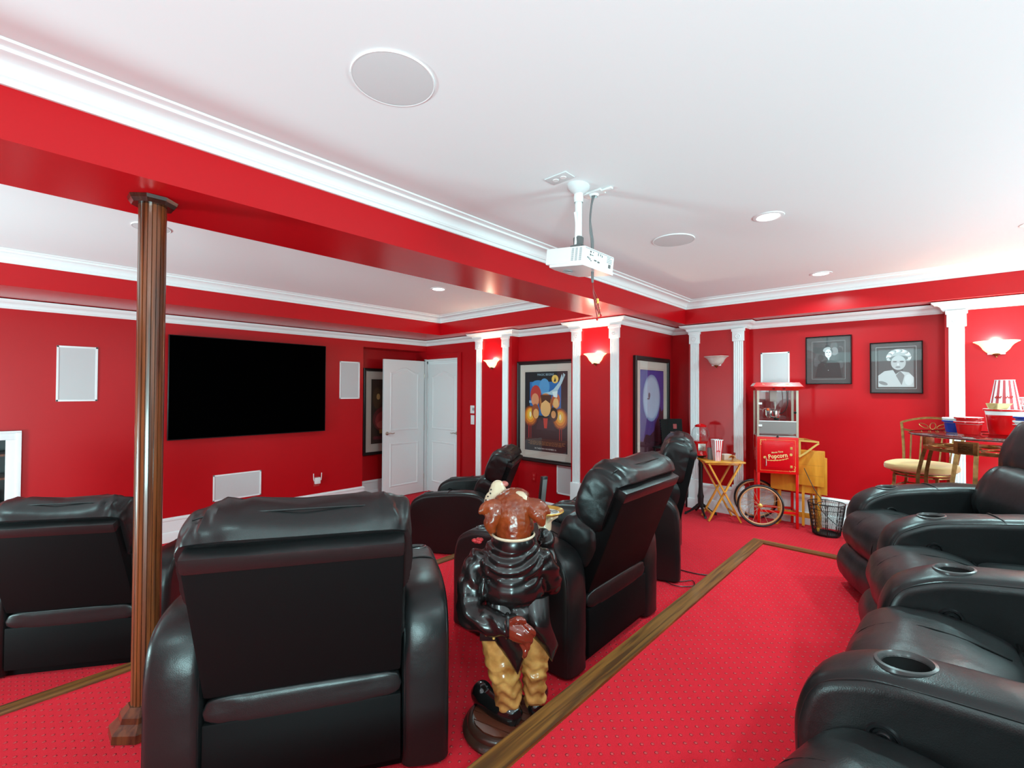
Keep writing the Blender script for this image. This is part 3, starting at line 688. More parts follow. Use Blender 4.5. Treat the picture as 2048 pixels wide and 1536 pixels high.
# ------------------------------------------------------------------ wall sconces
def alabaster(lit):
    n = 'lit_alabaster' if lit else 'unlit_alabaster'
    if n in MATS: return MATS[n]
    m = mat(n, (.80, .74, .68), .35, vary=(14, (.62, .50, .44), .7))
    if lit:
        b = m.node_tree.nodes['Principled BSDF']; b.inputs['Emission Color'].default_value = (1, .66, .30, 1); b.inputs['Emission Strength'].default_value = 1.7
    return m
def sconce(loc, lit, s, label):
    t = empty('wall_sconce', loc, -pi/2, label, 'wall lamp', 'half-bowl wall sconces')
    prof = [(.010, 0), (.030, .004), (.055, .018), (.074, .040), (.086, .064), (.098, .080), (.116, .094), (.131, .102), (.131, .106), (.114, .100), (.094, .086), (.082, .068), (.068, .042), (.05, .024), (.02, .010), (0, .008)]
    prof = [(r*s, z*s) for r, z in prof]
    b = new(); lathe(b, prof, 30, a0=pi, a1=2*pi); obj('glass_bowl', b, alabaster(lit), t)
    b = new(); lathe(b, [(0, -.026), (.006, -.022), (.004, -.016), (.012, -.008), (.022, .002), (.024, .008)], 16, c=(0, -.012, 0)); obj('finial', b, M_bronze, t)
    b = new(); box(b, -.05, .05, -.01, 0, -.0, .09, .003); obj('back_plate', b, M_white, t)
    return t
for loc, lit, s, lab, pw in [((4.17, 4.225, 1.875), 1, .92, 'lit wall sconce on the far pier, between the door and the colourful film poster', 5),
                         ((4.17, 2.655, 1.872), 1, 1.0, 'lit wall sconce on the pier under the beam end, beside the moon poster', 9),
                         ((5.28, 1.79, 1.868), 0, 1.0, 'unlit pale wall sconce left of the popcorn cart', 0),
                         ((5.28, -.356, 1.888), 1, 1.0, 'brightly lit wall sconce above the glass pub table', 9)]:
    sconce(loc, lit, s, lab)
    if lit: point('sconce_bulb', (loc[0]-.06, loc[1], loc[2]+.105), pw, .03, (1, .82, .60))

# ================================================================== RECLINERS
def n2(pts):
    out = []
    for i in range(len(pts)):
        a = pts[max(0, i-1)]; c = pts[min(len(pts)-1, i+1)]; d = (Vector(c)-Vector(a)).normalized()
        out.append(Vector((-d.y, d.x)))       # left normal
    return out
def slab(outline, hw, rr, bulge=0, x0=0, ncol=16, wr=0, seed=0, spl=4):
    """upholstered slab: YZ outline (rear-bottom over the top to front-bottom) swept across x with rolled edges"""
    o = [(p.x, p.y) for p in spline([(a, c, 0) for a, c in outline], spl)]
    N = n2(o); b = new(); cols = []; a0 = 1-rr/hw
    ts = []
    for k in range(ncol+1):
        t = -1+2*k/ncol; ts.append(t)
    ts = sorted(set([round(s*(a0+(1-a0)*sin(q/6*pi/2)), 4) for q in range(7) for s in (-1, 1)]+[round(-a0+2*a0*k/ncol, 4) for k in range(ncol+1)]))
    for t in ts:
        e = 0
        if abs(t) > a0: e = rr*(1-math.sqrt(max(0, 1-((abs(t)-a0)/(1-a0))**2)))
        col = []
        for i, (y, z) in enumerate(o):
            bu = bulge*(1-t*t)
            w = wr*noise.noise(Vector((t*hw*9+seed, y*14, z*14))) if wr else 0
            n = N[i]; col.append(b.verts.new((x0+t*hw, y+n.x*(bu-e+w), max(z+n.y*(bu-e+w), .008))))
        cols.append(col)
    for A, B in zip(cols, cols[1:]):
        for i in range(len(o)-1): b.faces.new((A[i], A[i+1], B[i+1], B[i]))
        b.faces.new((A[0], B[0], B[-1], A[-1]))
    b.faces.new(cols[0]); b.faces.new(cols[-1][::-1])
    return b, o, N
ARM = [(0, .012), (0, .20), (.001, .38), (.014, .485), (.066, .560), (.19, .592), (.40, .582), (.60, .560), (.69, .538), (.765, .488), (.797, .40), (.80, .28), (.80, .15), (.80, .012)]
AW = .084
def arm_mesh():
    b, o, N = slab(ARM, AW, .030, .012, ncol=10, wr=.003, spl=5)
    a = obj('arm', b, M_leather)
    c = new(); lathe(c, [(0, .47), (.0455, .47), (.0455, .72), (0, .72)], 32, c=(0, .62, 0)); boolcut(a, c)
    return a, o, N
armA, aro, arN = arm_mesh(); ARM_ME = armA.data; bpy.data.objects.remove(armA)
b = new()
for s in (-1, 1):
    pts = [(s*(AW-.010), y+n.x*(-.0075), max(z+n.y*(-.0075), .01)) for (y, z), n in zip(aro, arN)]
    tube(b, pts, .0030, 5)
for yy, sp in ((.405, 0), (.30, 1)):
    idx = min(range(len(aro)), key=lambda i: abs(aro[i][0]-yy) if aro[i][1] > .5 else 9)
    (y, z), n = aro[idx], arN[idx]
    if sp == 0: tube(b, [(t*(AW-.004), y+.012*(1-t*t), z+.0125*(1-t*t)-(.03*(1-math.sqrt(max(0, 1-((abs(t)-.65)/.35)**2))) if abs(t) > .65 else 0)) for t in [k/10-1 for k in range(21)]], .0035, 5)
tmp = obj('p', b, M_leather); PIPE_ME = tmp.data; bpy.data.objects.remove(tmp)
b = new(); lathe(b, [(.0400, -.004), (.0425, .002), (.046, .0065), (.0515, .005), (.054, -.003), (.054, -.008)], 36); tmp = obj('c', b, M_cup); CUP_ME = tmp.data; bpy.data.objects.remove(tmp)
b = new(); lathe(b, [(0, -.082), (.037, -.082), (.0405, -.07), (.0406, -.002)], 32); tmp = obj('c', b, M_cupin); WELL_ME = tmp.data; bpy.data.objects.remove(tmp)
b = new(); lathe(b, [(0, .002), (.008, .002), (.010, .005), (.013, .005), (.016, .001), (.020, .001), (.024, .006), (.029, .006), (.031, 0)], 22, M=Ry(-pi/2)); tmp = obj('c', b, M_black); BTN_ME = tmp.data; bpy.data.objects.remove(tmp)
def mk(name, me, parent, loc=(0, 0, 0), rot=(0, 0, 0)):
    o = bpy.data.objects.new(name, me); COL.objects.link(o); o.parent = parent; o.location = loc; o.rotation_euler = rot; return o
def add_arm(parent, loc, rz=0, inner=-1):
    a = mk('arm', ARM_ME, parent, loc, (0, 0, rz)); mk('piping', PIPE_ME, a)
    mk('cup_holder', CUP_ME, a, (0, .62, .566), (rad(-7), 0, 0)); mk('cup_well', WELL_ME, a, (0, .62, .566), (rad(-7), 0, 0))
    mk('recline_button', BTN_ME, a, (inner*AW*1.0, .64, .44), (0, 0, 0 if inner < 0 else pi))
    return a
# shared meshes of the seat, back and base
LEAN = rad(21.6); BM2 = T(0, 0, .35)@Rx(LEAN)
def me_of(b, m, **k):
    t_ = obj('x', b, m, **k); me = t_.data; bpy.data.objects.remove(t_); return me
SW = .305
b, _, _ = slab([(.10, .16), (.10, .36), (.14, .425), (.28, .435), (.42, .425), (.457, .405), (.49, .425), (.60, .452), (.71, .446), (.790, .398), (.820, .32), (.810, .26), (.78, .230)], SW-.004, .035, .012, wr=.006, seed=3, ncol=18)
SEAT_ME = me_of(b, M_leather)
b = new()
for x in (-.115, .115):
    so = [(p.x, p.y) for p in spline([(.49, .441, 0), (.60, .465, 0), (.71, .460, 0), (.798, .408, 0), (.832, .325, 0), (.821, .26, 0)], 5)]
    tube(b, [(x, y-.005, z-.005) for y, z in so], .0026, 5)
tube(b, [(x/10*SW*.96, .457+.004, .414) for x in range(-10, 11)], .004, 5)
SEATP_ME = me_of(b, M_leather2)
b, _, _ = slab([(.72, .05), (.73, .20), (.765, .232), (.80, .236), (.832, .20), (.848, .13), (.836, .07), (.80, .045)], SW-.006, .028, .010, wr=.005, seed=8, ncol=18)
FOOT_ME = me_of(b, M_leather)
b = new(); box(b, -SW, SW, 0, .078, 0, .548, .014); bmesh.ops.transform(b, matrix=BM2, verts=b.verts)
SHELL_ME = me_of(b, M_leather2)
b = new(); box(b, -SW-.002, SW+.002, -.006, .082, .498, .556, .016); bmesh.ops.transform(b, matrix=BM2, verts=b.verts)
SHELLTOP_ME = me_of(b, M_leather)
def pillow(c, half, e, wr, seed, wsc=6, hood=False):
    b = new(); superq(b, (0, 0, 0), (half[2], half[1], half[0]), e, 64, 44, wr, wsc, seed=seed)
    bmesh.ops.transform(b, matrix=T(*c)@Ry(pi/2), verts=b.verts)
    if hood:
        for v in b.verts:
            if v.co.z < .560: v.co.y = max(v.co.y, .045)
            elif v.co.z < .62: v.co.y = max(v.co.y, .045-(v.co.z-.560)/.06*.075)
    bmesh.ops.transform(b, matrix=BM2, verts=b.verts); return me_of(b, M_leather)
HEAD_ME = pillow((0, .120, .452), (.332, .130, .180), (.32, .80), .016, 1, 7, hood=True)
b = new()   # seam over the headrest
tube(b, [(x, .120-.02, .452+.174*(1-abs(x/.332)**(2/.32))**(.32/2)) for x in [(.32*k/12) for k in range(-11, 12)]], .003, 5)
bmesh.ops.transform(b, matrix=BM2, verts=b.verts); HSEAM_ME = me_of(b, M_leather)
LUM_ME = pillow((0, .150, .180), (.318, .130, .165), (.32, .78), .015, 9, 7)
b, _, _ = slab([(.10, .262), (.0, .262), (-.020, .285), (-.018, .335), (.0, .358), (.06, .362), (.1, .362)][::-1], SW-.002, .012, .004, wr=.004, seed=4)
b.free()
b = new(); superq(b, (0, .020, .308), (SW, .028, .050), (.5, .3), 48, 16, .005, 10, seed=4); FLAP_ME = me_of(b, M_leather)
b = new(); box(b, -SW, SW, -.006, .03, .045, .275, .008); REAR_ME = me_of(b, M_leather2)
b = new(); box(b, -SW-.02, SW+.02, .03, .78, 0, .20, .01); BASE_ME = me_of(b, M_leather2)
def recliner(loc, ang, label, group, arms=True, up=0):
    r = empty('recliner', loc, ang-pi/2, label, 'recliner', group)
    mk('seat_cushion', SEAT_ME, r); mk('seat_seam', SEATP_ME, r); mk('footrest', FOOT_ME, r); sh_ = mk('back_shell', SHELL_ME, r); mk('top_roll', SHELLTOP_ME, sh_)
    h_ = mk('headrest', HEAD_ME, r); mk('seam', HSEAM_ME, h_); mk('lumbar_cushion', LUM_ME, r)
    mk('rear_flap', FLAP_ME, r); mk('rear_panel', REAR_ME, r); mk('base', BASE_ME, r)
    for c_ in r.children:
        if up and c_.name.split('.')[0] in ('back_shell', 'headrest', 'lumbar_cushion'):
            c_.rotation_euler[0] = -up; c_.location = (0, -.35*sin(up), .35*(1-cos(up)))
    if arms:
        add_arm(r, (-SW-AW-.003, 0, 0), 0, 1); add_arm(r, (SW+AW+.003, 0, 0), 0, -1)
    return r
G2 = 'black leather recliners in the middle row'; G1 = 'black leather recliners in the front row'; G3 = 'black leather recliners in the back row'
recliner((.66, 1.54, Z1), rad(58.5), 'black leather recliner seen from straight behind, right of the wooden column', G2)
recliner((2.185, 1.245, Z1), rad(91), 'black leather recliner directly behind the dog statue, seen from its rear corner', G2)
recliner((3.55, 1.486, Z1), rad(112), 'black leather recliner facing left, beyond the one behind the statue', G2, up=rad(9))
recliner((.205, 3.545, Z0), rad(55.5), 'black leather recliner at the left edge, left of the wooden column', G1)
recliner((3.42, 3.36, Z0), rad(122), 'black leather recliner in side view in front of the white doors', G1)
# back row: neighbouring seats share arms, each seat owns the arm on its right hand
cups = [(.50, .13, 68), (1.246, .048, 83), (2.009, -.04, 97), (2.797, .017, 110), (3.459, .214, 122)]
labs = ['black leather recliner in the bottom right corner, nearest the lens', 'black leather recliner in the back row, second from the bottom right corner',
        'black leather recliner in the back row, third from the bottom right corner', 'black leather recliner at the far end of the back row, beside the wastebasket']
for i in range(4):
    (x0, y0, a0), (x1, y1, a1) = cups[i], cups[i+1]; am = rad((a0+a1)/2)
    mx, my = (x0+x1)/2, (y0+y1)/2
    ox, oy = mx-.63*cos(am), my-.63*sin(am)
    r = recliner((ox, oy, Z2), am, labs[i], G3, arms=False)
    def arm_at(cx, cy, a, inner):
        A = rad(a); wx, wy = cx-.62*cos(A), cy-.62*sin(A)
        dx, dy = wx-ox, wy-oy; rz = -(am-pi/2)
        lx, ly = dx*cos(rz)-dy*sin(rz), dx*sin(rz)+dy*cos(rz)
        add_arm(r, (lx, ly, 0), A-am, inner)
    arm_at(x1, y1, a1, -1)
    if i == 0: arm_at(x0, y0, a0, 1)
# floor level plinth visible under the back row

# ================================================================== POPCORN CART
# local frame: front faces -x, left hand end (wheels) towards +y
t = empty('popcorn_cart', (5.085, 1.145, Z1), rad(22), 'red popcorn cart with spoked wheels and a glass cooking box, against the right wall', 'popcorn machine')
CD, CW = .25, .36           # depth (x) and width (y)
y0, y1 = -CW/2, CW/2
zb, zt_, zg = .525, .885, 1.345
b = new(); box(b, 0, CD, y0, y1, zb, zt_, .004); obj('cabinet', b, M_pop, t)
b = new(); box(b, -.006, 0.002, y0+.045, y1-.045, zb+.045, zt_-.045, .003); dr = obj('door', b, M_popd, t)
b = new(); box(b, -.010, -.004, y0+.06, y1-.06, zb+.06, zt_-.06, .002); obj('door_panel', b, M_popd, dr)
b = new(); tube(b, [(-.010, y1-.075, .60), (-.030, y1-.075, .605), (-.030, y1-.075, .675), (-.010, y1-.075, .68)], .0055, 8); obj('door_handle', b, M_brushed, dr)
for z in (.60, .78):
    b = new(); box(b, -.013, -.004, y0+.055, y0+.075, z-.012, z+.012, .002); obj('hinge', b, M_gold, dr)
M_goldink = mat('gold_ink', (.80, .50, .16), .4)
b = new()
def ln(p, q, w=.0022):
    (ya, za), (yb, zb_) = p, q; d = Vector((yb-ya, zb_-za)); n = Vector((-d.y, d.x)).normalized()*w/2
    b.faces.new([b.verts.new((-.0114 if abs(ya) < .12 and .60 < za < .83 and 0 else -.0012, yy, zz)) for yy, zz in ((ya+n.x, za+n.y), (yb+n.x, zb_+n.y), (yb-n.x, zb_-n.y), (ya-n.x, za-n.y))])
ya, yb_, za, zc_ = y0+.028, y1-.028, zb+.028, zt_-.028
for p, q in (((ya, za), (yb_, za)), ((yb_, za), (yb_, zc_)), ((yb_, zc_), (ya, zc_)), ((ya, zc_), (ya, za))): ln(p, q, .0016)
for cy_, cz_, sy, sz in ((yb_, zc_, -1, -1), (ya, za, 1, 1)):
    for w0, w1 in (((0, 0), (.02, .006)), ((.02, .006), (.045, -.003)), ((.045, -.003), (.05, .008)), ((0, 0), (.008, .02)), ((.008, .02), (-.002, .045)), ((-.002, .045), (.010, .05))): ln((cy_+sy*w0[0]+.002*sy, cz_+sz*w0[1]), (cy_+sy*w1[0], cz_+sz*w1[1]), .004)
obj('pinstripe', b, M_goldink, t, smooth=False)
TX = (pi/2, 0, -pi/2)
text('lettering', 'Popcorn', .060, mat('cream_ink', (.85, .66, .30), .4), t, (-.0110, 0.0, .700), (pi/2, rad(-9), -pi/2), .0006, sx=.82, bold=.0012)
text('lettering', 'Movie Time', .021, mat('cream_ink', (.85, .66, .30), .4), t, (-.0110, .005, .738), (pi/2, rad(-9), -pi/2), .0005, bold=.0005)
b = new()
for k in range(14):   # ribbon ornament below the word
    u_ = -1+2*k/13; yy = -.085*u_; zz = .668-u_*-.013-.010*(1-u_*u_)
    bbox(b, (-.0108, yy, zz), (.001, .010, .008 if k % 2 else .012))
for s in (-1, 1): lathe(b, [(0, 0), (.013, .0), (.012, .001)], 12, M=T(-.0108, s*.113, .700-s*.018)@Ry(-pi/2))
obj('ornament', b, M_goldink, t, smooth=False)
b = new(); lathe(b, [(.030, .0), (.032, .001), (.034, 0)], 24, M=T(.13, y1+.001, .70)@Rx(-pi/2)@Matrix.Scale(1.9, 4, (0, 1, 0))); lathe(b, [(.014, .0), (.016, .001), (.018, 0)], 20, M=T(.13, y1+.001, .70)@Rx(-pi/2)@Matrix.Scale(1.9, 4, (0, 1, 0))); obj('side_emblem', b, mat('pink_ink', (.75, .12, .12), .4), t)
for x in (.012, CD-.012):
    for y in (y0+.013, y1-.013):
        b = new(); bbox(b, (x, y, zb/2), (.022, .024, zb), .002); obj('leg', b, M_pop, t)
b = new(); box(b, .005, .020, y0+.01, y1-.01, .135, .158, .002); box(b, CD-.02, CD-.005, y0+.01, y1-.01, .135, .158, .002)
for y in (y0+.013, y1-.013): bbox(b, (CD/2, y, .146), (CD, .016, .022), .002)
obj('lower_rail', b, M_pop, t)
for x, lab in ((-.050, 1), (CD+.03, 0)):
    w_ = empty('wheel', (x, y1-.02, .208)); w_.parent = t; w_.rotation_euler = (0, pi/2, 0)
    b = new(); tube(b, [(.198*cos(k*pi/24), .198*sin(k*pi/24), 0) for k in range(48)], .0105, 8, closed=True); obj('tire', b, M_black, w_)
    b = new(); tube(b, [(.182*cos(k*pi/24), .182*sin(k*pi/24), 0) for k in range(48)], .009, 6, closed=True, flat=None); obj('rim', b, mat('tan_rim', (.55, .27, .12), .4), w_)
    b = new()
    for k in range(16):
        a = k*pi/8; a2 = a+(.35 if k % 2 else -.35)
        tube(b, [(.014*cos(a2), .014*sin(a2), .008 if k % 2 else -.008), (.178*cos(a), .178*sin(a), 0)], .0016, 5)
    obj('spokes', b, mat('brass_spoke', (.75, .6, .38), .35, metal=.6), w_)
    b = new(); lathe(b, [(0, -.03), (.008, -.03), (.010, -.02), (.020, -.014), (.014, -.008), (.014, .008), (.020, .014), (.010, .02), (0, .02)], 14); obj('hub', b, M_gold, w_)
b = new(); tube(b, [(-.06, y1-.02, .208), (CD+.04, y1-.02, .208)], .007, 8); obj('axle', b, M_pop, t)
# push handle at the right end
b = new()
hp = [(.005, y0, .86), (.005, y0-.10, .855), (.012, y0-.165, .85), (.015, y0-.17, .838), (.012, y0-.14, .815), (.008, y0-.05, .735), (.004, y0, .700)]
tube(b, hp, .010, 4, flat=(.018, .016)); obj('handle', b, M_gold, t)
b = new(); tube(b, [(CD-.01, y0, .86), (CD-.02, y0-.10, .855), (.012, y0-.165, .848)], .009, 4, flat=(.016, .014)); tube(b, [(.005, y0-.008, .70), (.005, y0-.008, .86)], .008, 4, flat=(.018, .014)); obj('handle_brace', b, M_gold, t)
# glass cooking box
for x, y, n in ((.008, y1-.010, 0), (.008, y0+.010, 1), (CD-.008, y1-.008, 2), (CD-.008, y0+.008, 3)):
    b = new(); bbox(b, (x, y, (zt_+zg)/2), (.016, .020, zg-zt_)); obj('corner_post', b, mat('pale_gold_aluminium', (.62, .56, .45), .35, metal=.6), t)
b = new(); box(b, .004, CD-.004, y0+.004, y1-.004, zt_, zt_+.012, .002); obj('tray', b, M_steel, t)
b = new()
v = [(.03, y1-.03, zt_+.015), (.03, y0+.03, zt_+.015), (CD-.02, y0+.03, zt_+.045), (CD-.02, y1-.03, zt_+.045)]; b.faces.new([b.verts.new(p) for p in v]); obj('chute', b, M_steel, t)
b = new(); box(b, .002, .006, y0+.022, y1-.022, zt_+.035, zt_+.155); obj('front_flap', b, mat('gray_flap', (.27, .25, .24), .45, metal=.3), t)
b = new(); box(b, .000, .008, y0+.02, y1-.02, zt_+.152, zt_+.160); obj('flap_rail', b, M_white, t)
b = new(); lathe(b, [(0, .02), (.005, .018), (.012, .004), (.010, 0)], 10, c=(-.004, .0, zt_-.002)); obj('knob', b, M_black, t)
for nm, f in (('front_pane', [(.004, y0+.02, zt_+.16), (.004, y1-.02, zt_+.16), (.004, y1-.02, zg), (.004, y0+.02, zg)]), ('side_pane', [(.016, y1-.005, zt_+.01), (CD-.016, y1-.005, zt_+.01), (CD-.016, y1-.005, zg), (.016, y1-.005, zg)]), ('side_pane', [(.016, y0+.005, zt_+.01), (CD-.016, y0+.005, zt_+.01), (CD-.016, y0+.005, zg), (.016, y0+.005, zg)])):
    b = new(); b.faces.new([b.verts.new(p) for p in f]); obj(nm, b, M_glass, t)
b = new(); box(b, CD-.012, CD-.008, y0+.012, y1-.012, zt_, zg); obj('back_pane', b, glass('back_glass', (.93, .9, .9), 3.0), t)
for z in (zt_+.11, zt_+.33):
    b = new(); box(b, -.006, .004, y1-.045, y1-.010, z-.010, z+.010, .002); obj('pane_hinge', b, M_white, t)
b = new(); lathe(b, [(0, -.018), (.010, -.012), (.013, 0), (.006, .008)], 10, M=T(-.004, y0+.030, zt_+.245)@Ry(-pi/2)); obj('pane_knob', b, M_black, t)
kt = empty('kettle', (CD/2, .02, 0)); kt.parent = t
b = new(); lathe(b, [(0, zt_+.185), (.055, zt_+.185), (.062, zt_+.20), (.062, zt_+.255), (.066, zt_+.26), (.045, zt_+.272), (0, zt_+.276)], 24); obj('pot', b, M_chrome, kt)
b = new(); bbox(b, (0, 0, zg-.045), (.07, .06, .13)); lathe(b, [(.006, zt_+.27), (.006, zg-.08)], 8, c=(0, -.02, 0)); obj('agitator_housing', b, mat('warm_steel', (.45, .36, .32), .4, metal=.6), kt)
b = new(); tube(b, [(-.066, .072, zt_+.21), (-.07, .075, zt_+.265)], .004, 6); tube(b, [(0, .06, zt_+.25), (-.06, .075, zt_+.262)], .004, 6); obj('pot_handle', b, M_chrome, kt)
b = new(); sphere(b, (-.045, .052, zt_+.268), .014); obj('lid_knob', b, mat('orange_knob', (.85, .12, .02), .35), kt)
b = new(); tube(b, spline([(0, -.12, zg), (-.01, -.128, zg-.10), (-.02, -.118, zg-.17), (-.02, -.085, zg-.22), (-.01, -.045, zg-.235)], 6), .0045, 6); obj('power_lead', b, M_black, kt)
b = new(); lathe(b, [(0, -.016), (.022, -.012), (.026, .0), (.018, .014), (0, .016)], 14, c=(-.01, -.03, zt_+.175)); obj('plug', b, mat('dark_green_plastic', (.02, .035, .03), .4), kt)
# canopy
b = new(); lo, mid, tp_ = (.0, zg), (.040, zg+.042), (.012, zg+.080)
rg = []
for o, z in ((-.004, zg), (.035, zg+.038), (.035, zg+.040), (.008, zg+.080)):
    rg.append([b.verts.new(p) for p in ((-o, y0-o, z), (CD+o*.3, y0-o, z), (CD+o*.3, y1+o, z), (-o, y1+o, z))])
for A, B in zip(rg, rg[1:]):
    for k in range(4): b.faces.new((A[k], A[(k+1) % 4], B[(k+1) % 4], B[k]))
b.faces.new(rg[0][::-1]); b.faces.new(rg[-1]); cn = obj('canopy', b, M_pop, t, smooth=False)
for s in (-.045, .045):
    b = new(); lathe(b, [(0, .006), (.012, .006), (.013, 0)], 12, M=T(-.0155, s-.01, zg+.018)@Ry(rad(-44))); obj('switch', b, mat('dark_red_switch', (.12, .004, .004), .3), cn)
b = new()
for k in range(24):
    u_ = -1+2*k/23; yy = .13*u_; h_ = .010*sin(u_*7)
    bbox(b, (-.0205-.0, yy, zg+.060+h_*.6), (.002, .011, .005), M=None)
obj('scroll_trim', b, mat('pale_gold_ink', (.9, .6, .35), .4), cn)
b = new(); b.faces.new([b.verts.new(p) for p in ((-.02, y1+.0315, zg+.046), (CD-.02, y1+.0315, zg+.046), (CD-.03, y1+.0115, zg+.076), (-.002, y1+.0115, zg+.076))])
obj('side_sign', b, mat('white_ink', (.85, .85, .8), .4), cn, smooth=False)

# ------------------------------------------------------------------ gumball machine on its stand
t = empty('gumball_machine', (5.02, 1.87, Z1), rad(20), 'empty red gumball machine on a black cast iron stand, behind the tray table', 'gumball machine')
b = new(); lathe(b, [(.028, .10), (.030, .17), (.034, .20), (.026, .23), (.021, .30), (.022, .50), (.026, .54), (.022, .57), (.028, .62), (.06, .635), (.062, .645), (0, .645)], 20); obj('stand_pole', b, M_iron, t)
for k in range(4):
    a = k*pi/2+.3; b = new()
    tube(b, spline([(0, 0, .12), (.05*cos(a), .05*sin(a), .085), (.10*cos(a), .10*sin(a), .045), (.155*cos(a), .155*sin(a), .016), (.165*cos(a), .165*sin(a), .014)], 4), [.018]*4+[.014]*4+[.011]*4+[.015]*5, 6); obj('foot', b, M_iron, t)
hd = empty('dispenser', (0, 0, 0)); hd.parent = t; hd.rotation_euler = (0, 0, rad(-5))
b = new(); lathe(b, [(.070, .645), (.060, .655), (.052, .70), (.058, .76), (.075, .795), (.0, .795)], 24); obj('body', b, M_redp, hd)
b = new(); bbox(b, (-.060, -.02, .735), (.014, .075, .075), .004, M=None); lathe(b, [(0, .016), (.018, .014), (.020, 0)], 14, M=T(-.066, -.02, .74)@Ry(-pi/2)); obj('coin_mechanism', b, M_brushed, hd)
b = new(); lathe(b, [(.060, .795), (.082, .82), (.094, .86), (.088, .91), (.066, .945), (.055, .955)], 28); obj('globe', b, M_globe, hd)
b = new(); lathe(b, [(.058, .948), (.060, .962), (.04, .975), (.018, .980), (.014, .985), (0, .988)], 24); lathe(b, [(.004, .80), (.004, .95)], 8); obj('lid', b, M_redp, hd)

# ------------------------------------------------------------------ tray table
def lay(p, q, w, th, M=None):
    b = new(); tube(b, [p, q], .01, 4, flat=(w, th)); return b
TTX, TTY = 4.995, 1.655
t = empty('tray_table', (TTX, TTY, Z1), rad(-53.5), 'small honey pine folding tray table in front of the red gumball machine', 'tray table')
L2, D2 = .165, .155       # local x along the front edge
b = new(); box(b, -.20, .20, -.145, .145, .600, .618, .006); obj('table_top', b, M_pine, t)
b = new(); box(b, -.17, .17, -.115, -.10, .578, .600, .002); box(b, -.17, .17, .10, .115, .578, .600, .002); obj('apron', b, M_pine, t)
for y, o in ((-.128, 0), (.128, 0)):
    for s in (-1, 1):
        b = new(); yy = y+(.0 if s > 0 else (.016 if y < 0 else -.016))
        tube(b, [(s*-.16, yy, .596), (s*.155, yy, .004)], .01, 4, flat=(.016, .024), up=(0, 1, 0)); obj('leg', b, M_pine, t)
b = new(); bbox(b, (.12, 0, .08), (.014, .24, .022), .002); bbox(b, (-.12, 0, .08), (.014, .20, .022), .002); obj('stretcher', b, M_pine, t)
for y in (-.138, .138):
    b = new(); lathe(b, [(0, -.004), (.006, -.004), (.006, .004), (0, .004)], 10, M=T(0, y, .300)@Rx(pi/2)); obj('pivot_bolt', b, M_chrome, t)
# things on the tray table
def stripe_box(name, label, cat, group, loc, rz, w0, w1, h, tilt=(0, 0)):
    t = empty(name, loc, rz, label, cat, group); t.rotation_euler = (tilt[0], tilt[1], rz)
    b = new(); n = 8
    mats = [M_white, M_redp]
    for side in range(4):
        M = Rz(side*pi/2)
        for k in range(n):
            a0, a1 = -1+2*k/n, -1+2*(k+1)/n
            sc0, sc1 = w0/2, w1/2
            f = b.faces.new([b.verts.new(M@Vector(p)) for p in ((a0*sc0, -sc0, 0), (a1*sc0, -sc0, 0), (a1*sc1, -sc1, h), (a0*sc1, -sc1, h))]); f.material_index = k % 2
    bmesh.ops.remove_doubles(b, verts=b.verts, dist=1e-5)
    f = b.faces.new([b.verts.new(p) for p in ((-w0/2, -w0/2, 0), (w0/2, -w0/2, 0), (w0/2, w0/2, 0), (-w0/2, w0/2, 0))])
    o = obj('striped_side', b, mats, t, smooth=False)
    b = new()
    for side in range(4):
        box(b, -w1/2, w1/2, -w1/2-.001, -w1/2+.001, h-.004, h+.002, M=Rz(side*pi/2))
    obj('rim', b, M_white, t, smooth=False)
    b = new()
    for k in range(7): bbox(b, (-.6*w0/2+1.2*w0/2*k/6, -(w0+(w1-w0)*.45)/2-.001, h*.45+.006*((k*3) % 2)), (w0*.10, .002, .012))
    obj('printed_script', b, mat('red_script', (.6, .02, .02), .5), t, smooth=False)
    return t
f53 = rad(-53.5)
def ontray(x, y, z=.6185): return (TTX+x*cos(f53)-y*sin(f53), TTY+x*sin(f53)+y*cos(f53), Z1+z)
stripe_box('popcorn_box', 'red and white striped popcorn tub on the tray table', 'popcorn box', 'striped popcorn boxes', ontray(-.055, -.06), rad(-45), .055, .088, .215)
t = empty('tumbler', ontray(-.095, .015), 0, 'dark gray cup behind the striped popcorn tub on the tray table', 'cup')
b = new(); lathe(b, [(0, 0), (.030, 0), (.034, .12), (.031, .12), (.028, .006), (0, .006)], 20); obj('cup_body', b, mat('smoke_gray', (.18, .16, .16), .3), t)
t = empty('napkin_holder', ontray(.055, .01), rad(-30), 'small beige box beside the striped tub on the tray table', 'box')
b = new(); box(b, -.05, .05, -.035, .035, 0, .055, .003); obj('box_body', b, mat('beige_card', (.62, .42, .34), .6), t)
b = new(); box(b, -.047, .047, -.032, .032, .055, .059, .001); obj('box_lid', b, mat('pale_card', (.75, .6, .52), .6), t)
t = empty('popcorn_scoop', ontray(.10, -.075), rad(10), 'tan popcorn scoop with a dark red handle at the right of the tray table', 'scoop')
b = new(); lathe(b, [(0, 0), (.022, .002), (.030, .025), (.034, .075), (.031, .075), (.02, .01)], 16, a0=pi, a1=2*pi, M=T(0, 0, .034)@Ry(-pi/2)@Rz(pi/2)); obj('scoop_bowl', b, mat('tan_scoop', (.7, .36, .12), .35), t)
b = new(); tube(b, [(.0, 0, .034), (.035, 0, .048), (.10, 0, .066)], [.008, .010, .012], 8); obj('handle', b, mat('dark_red_handle', (.20, .01, .01), .3), t)

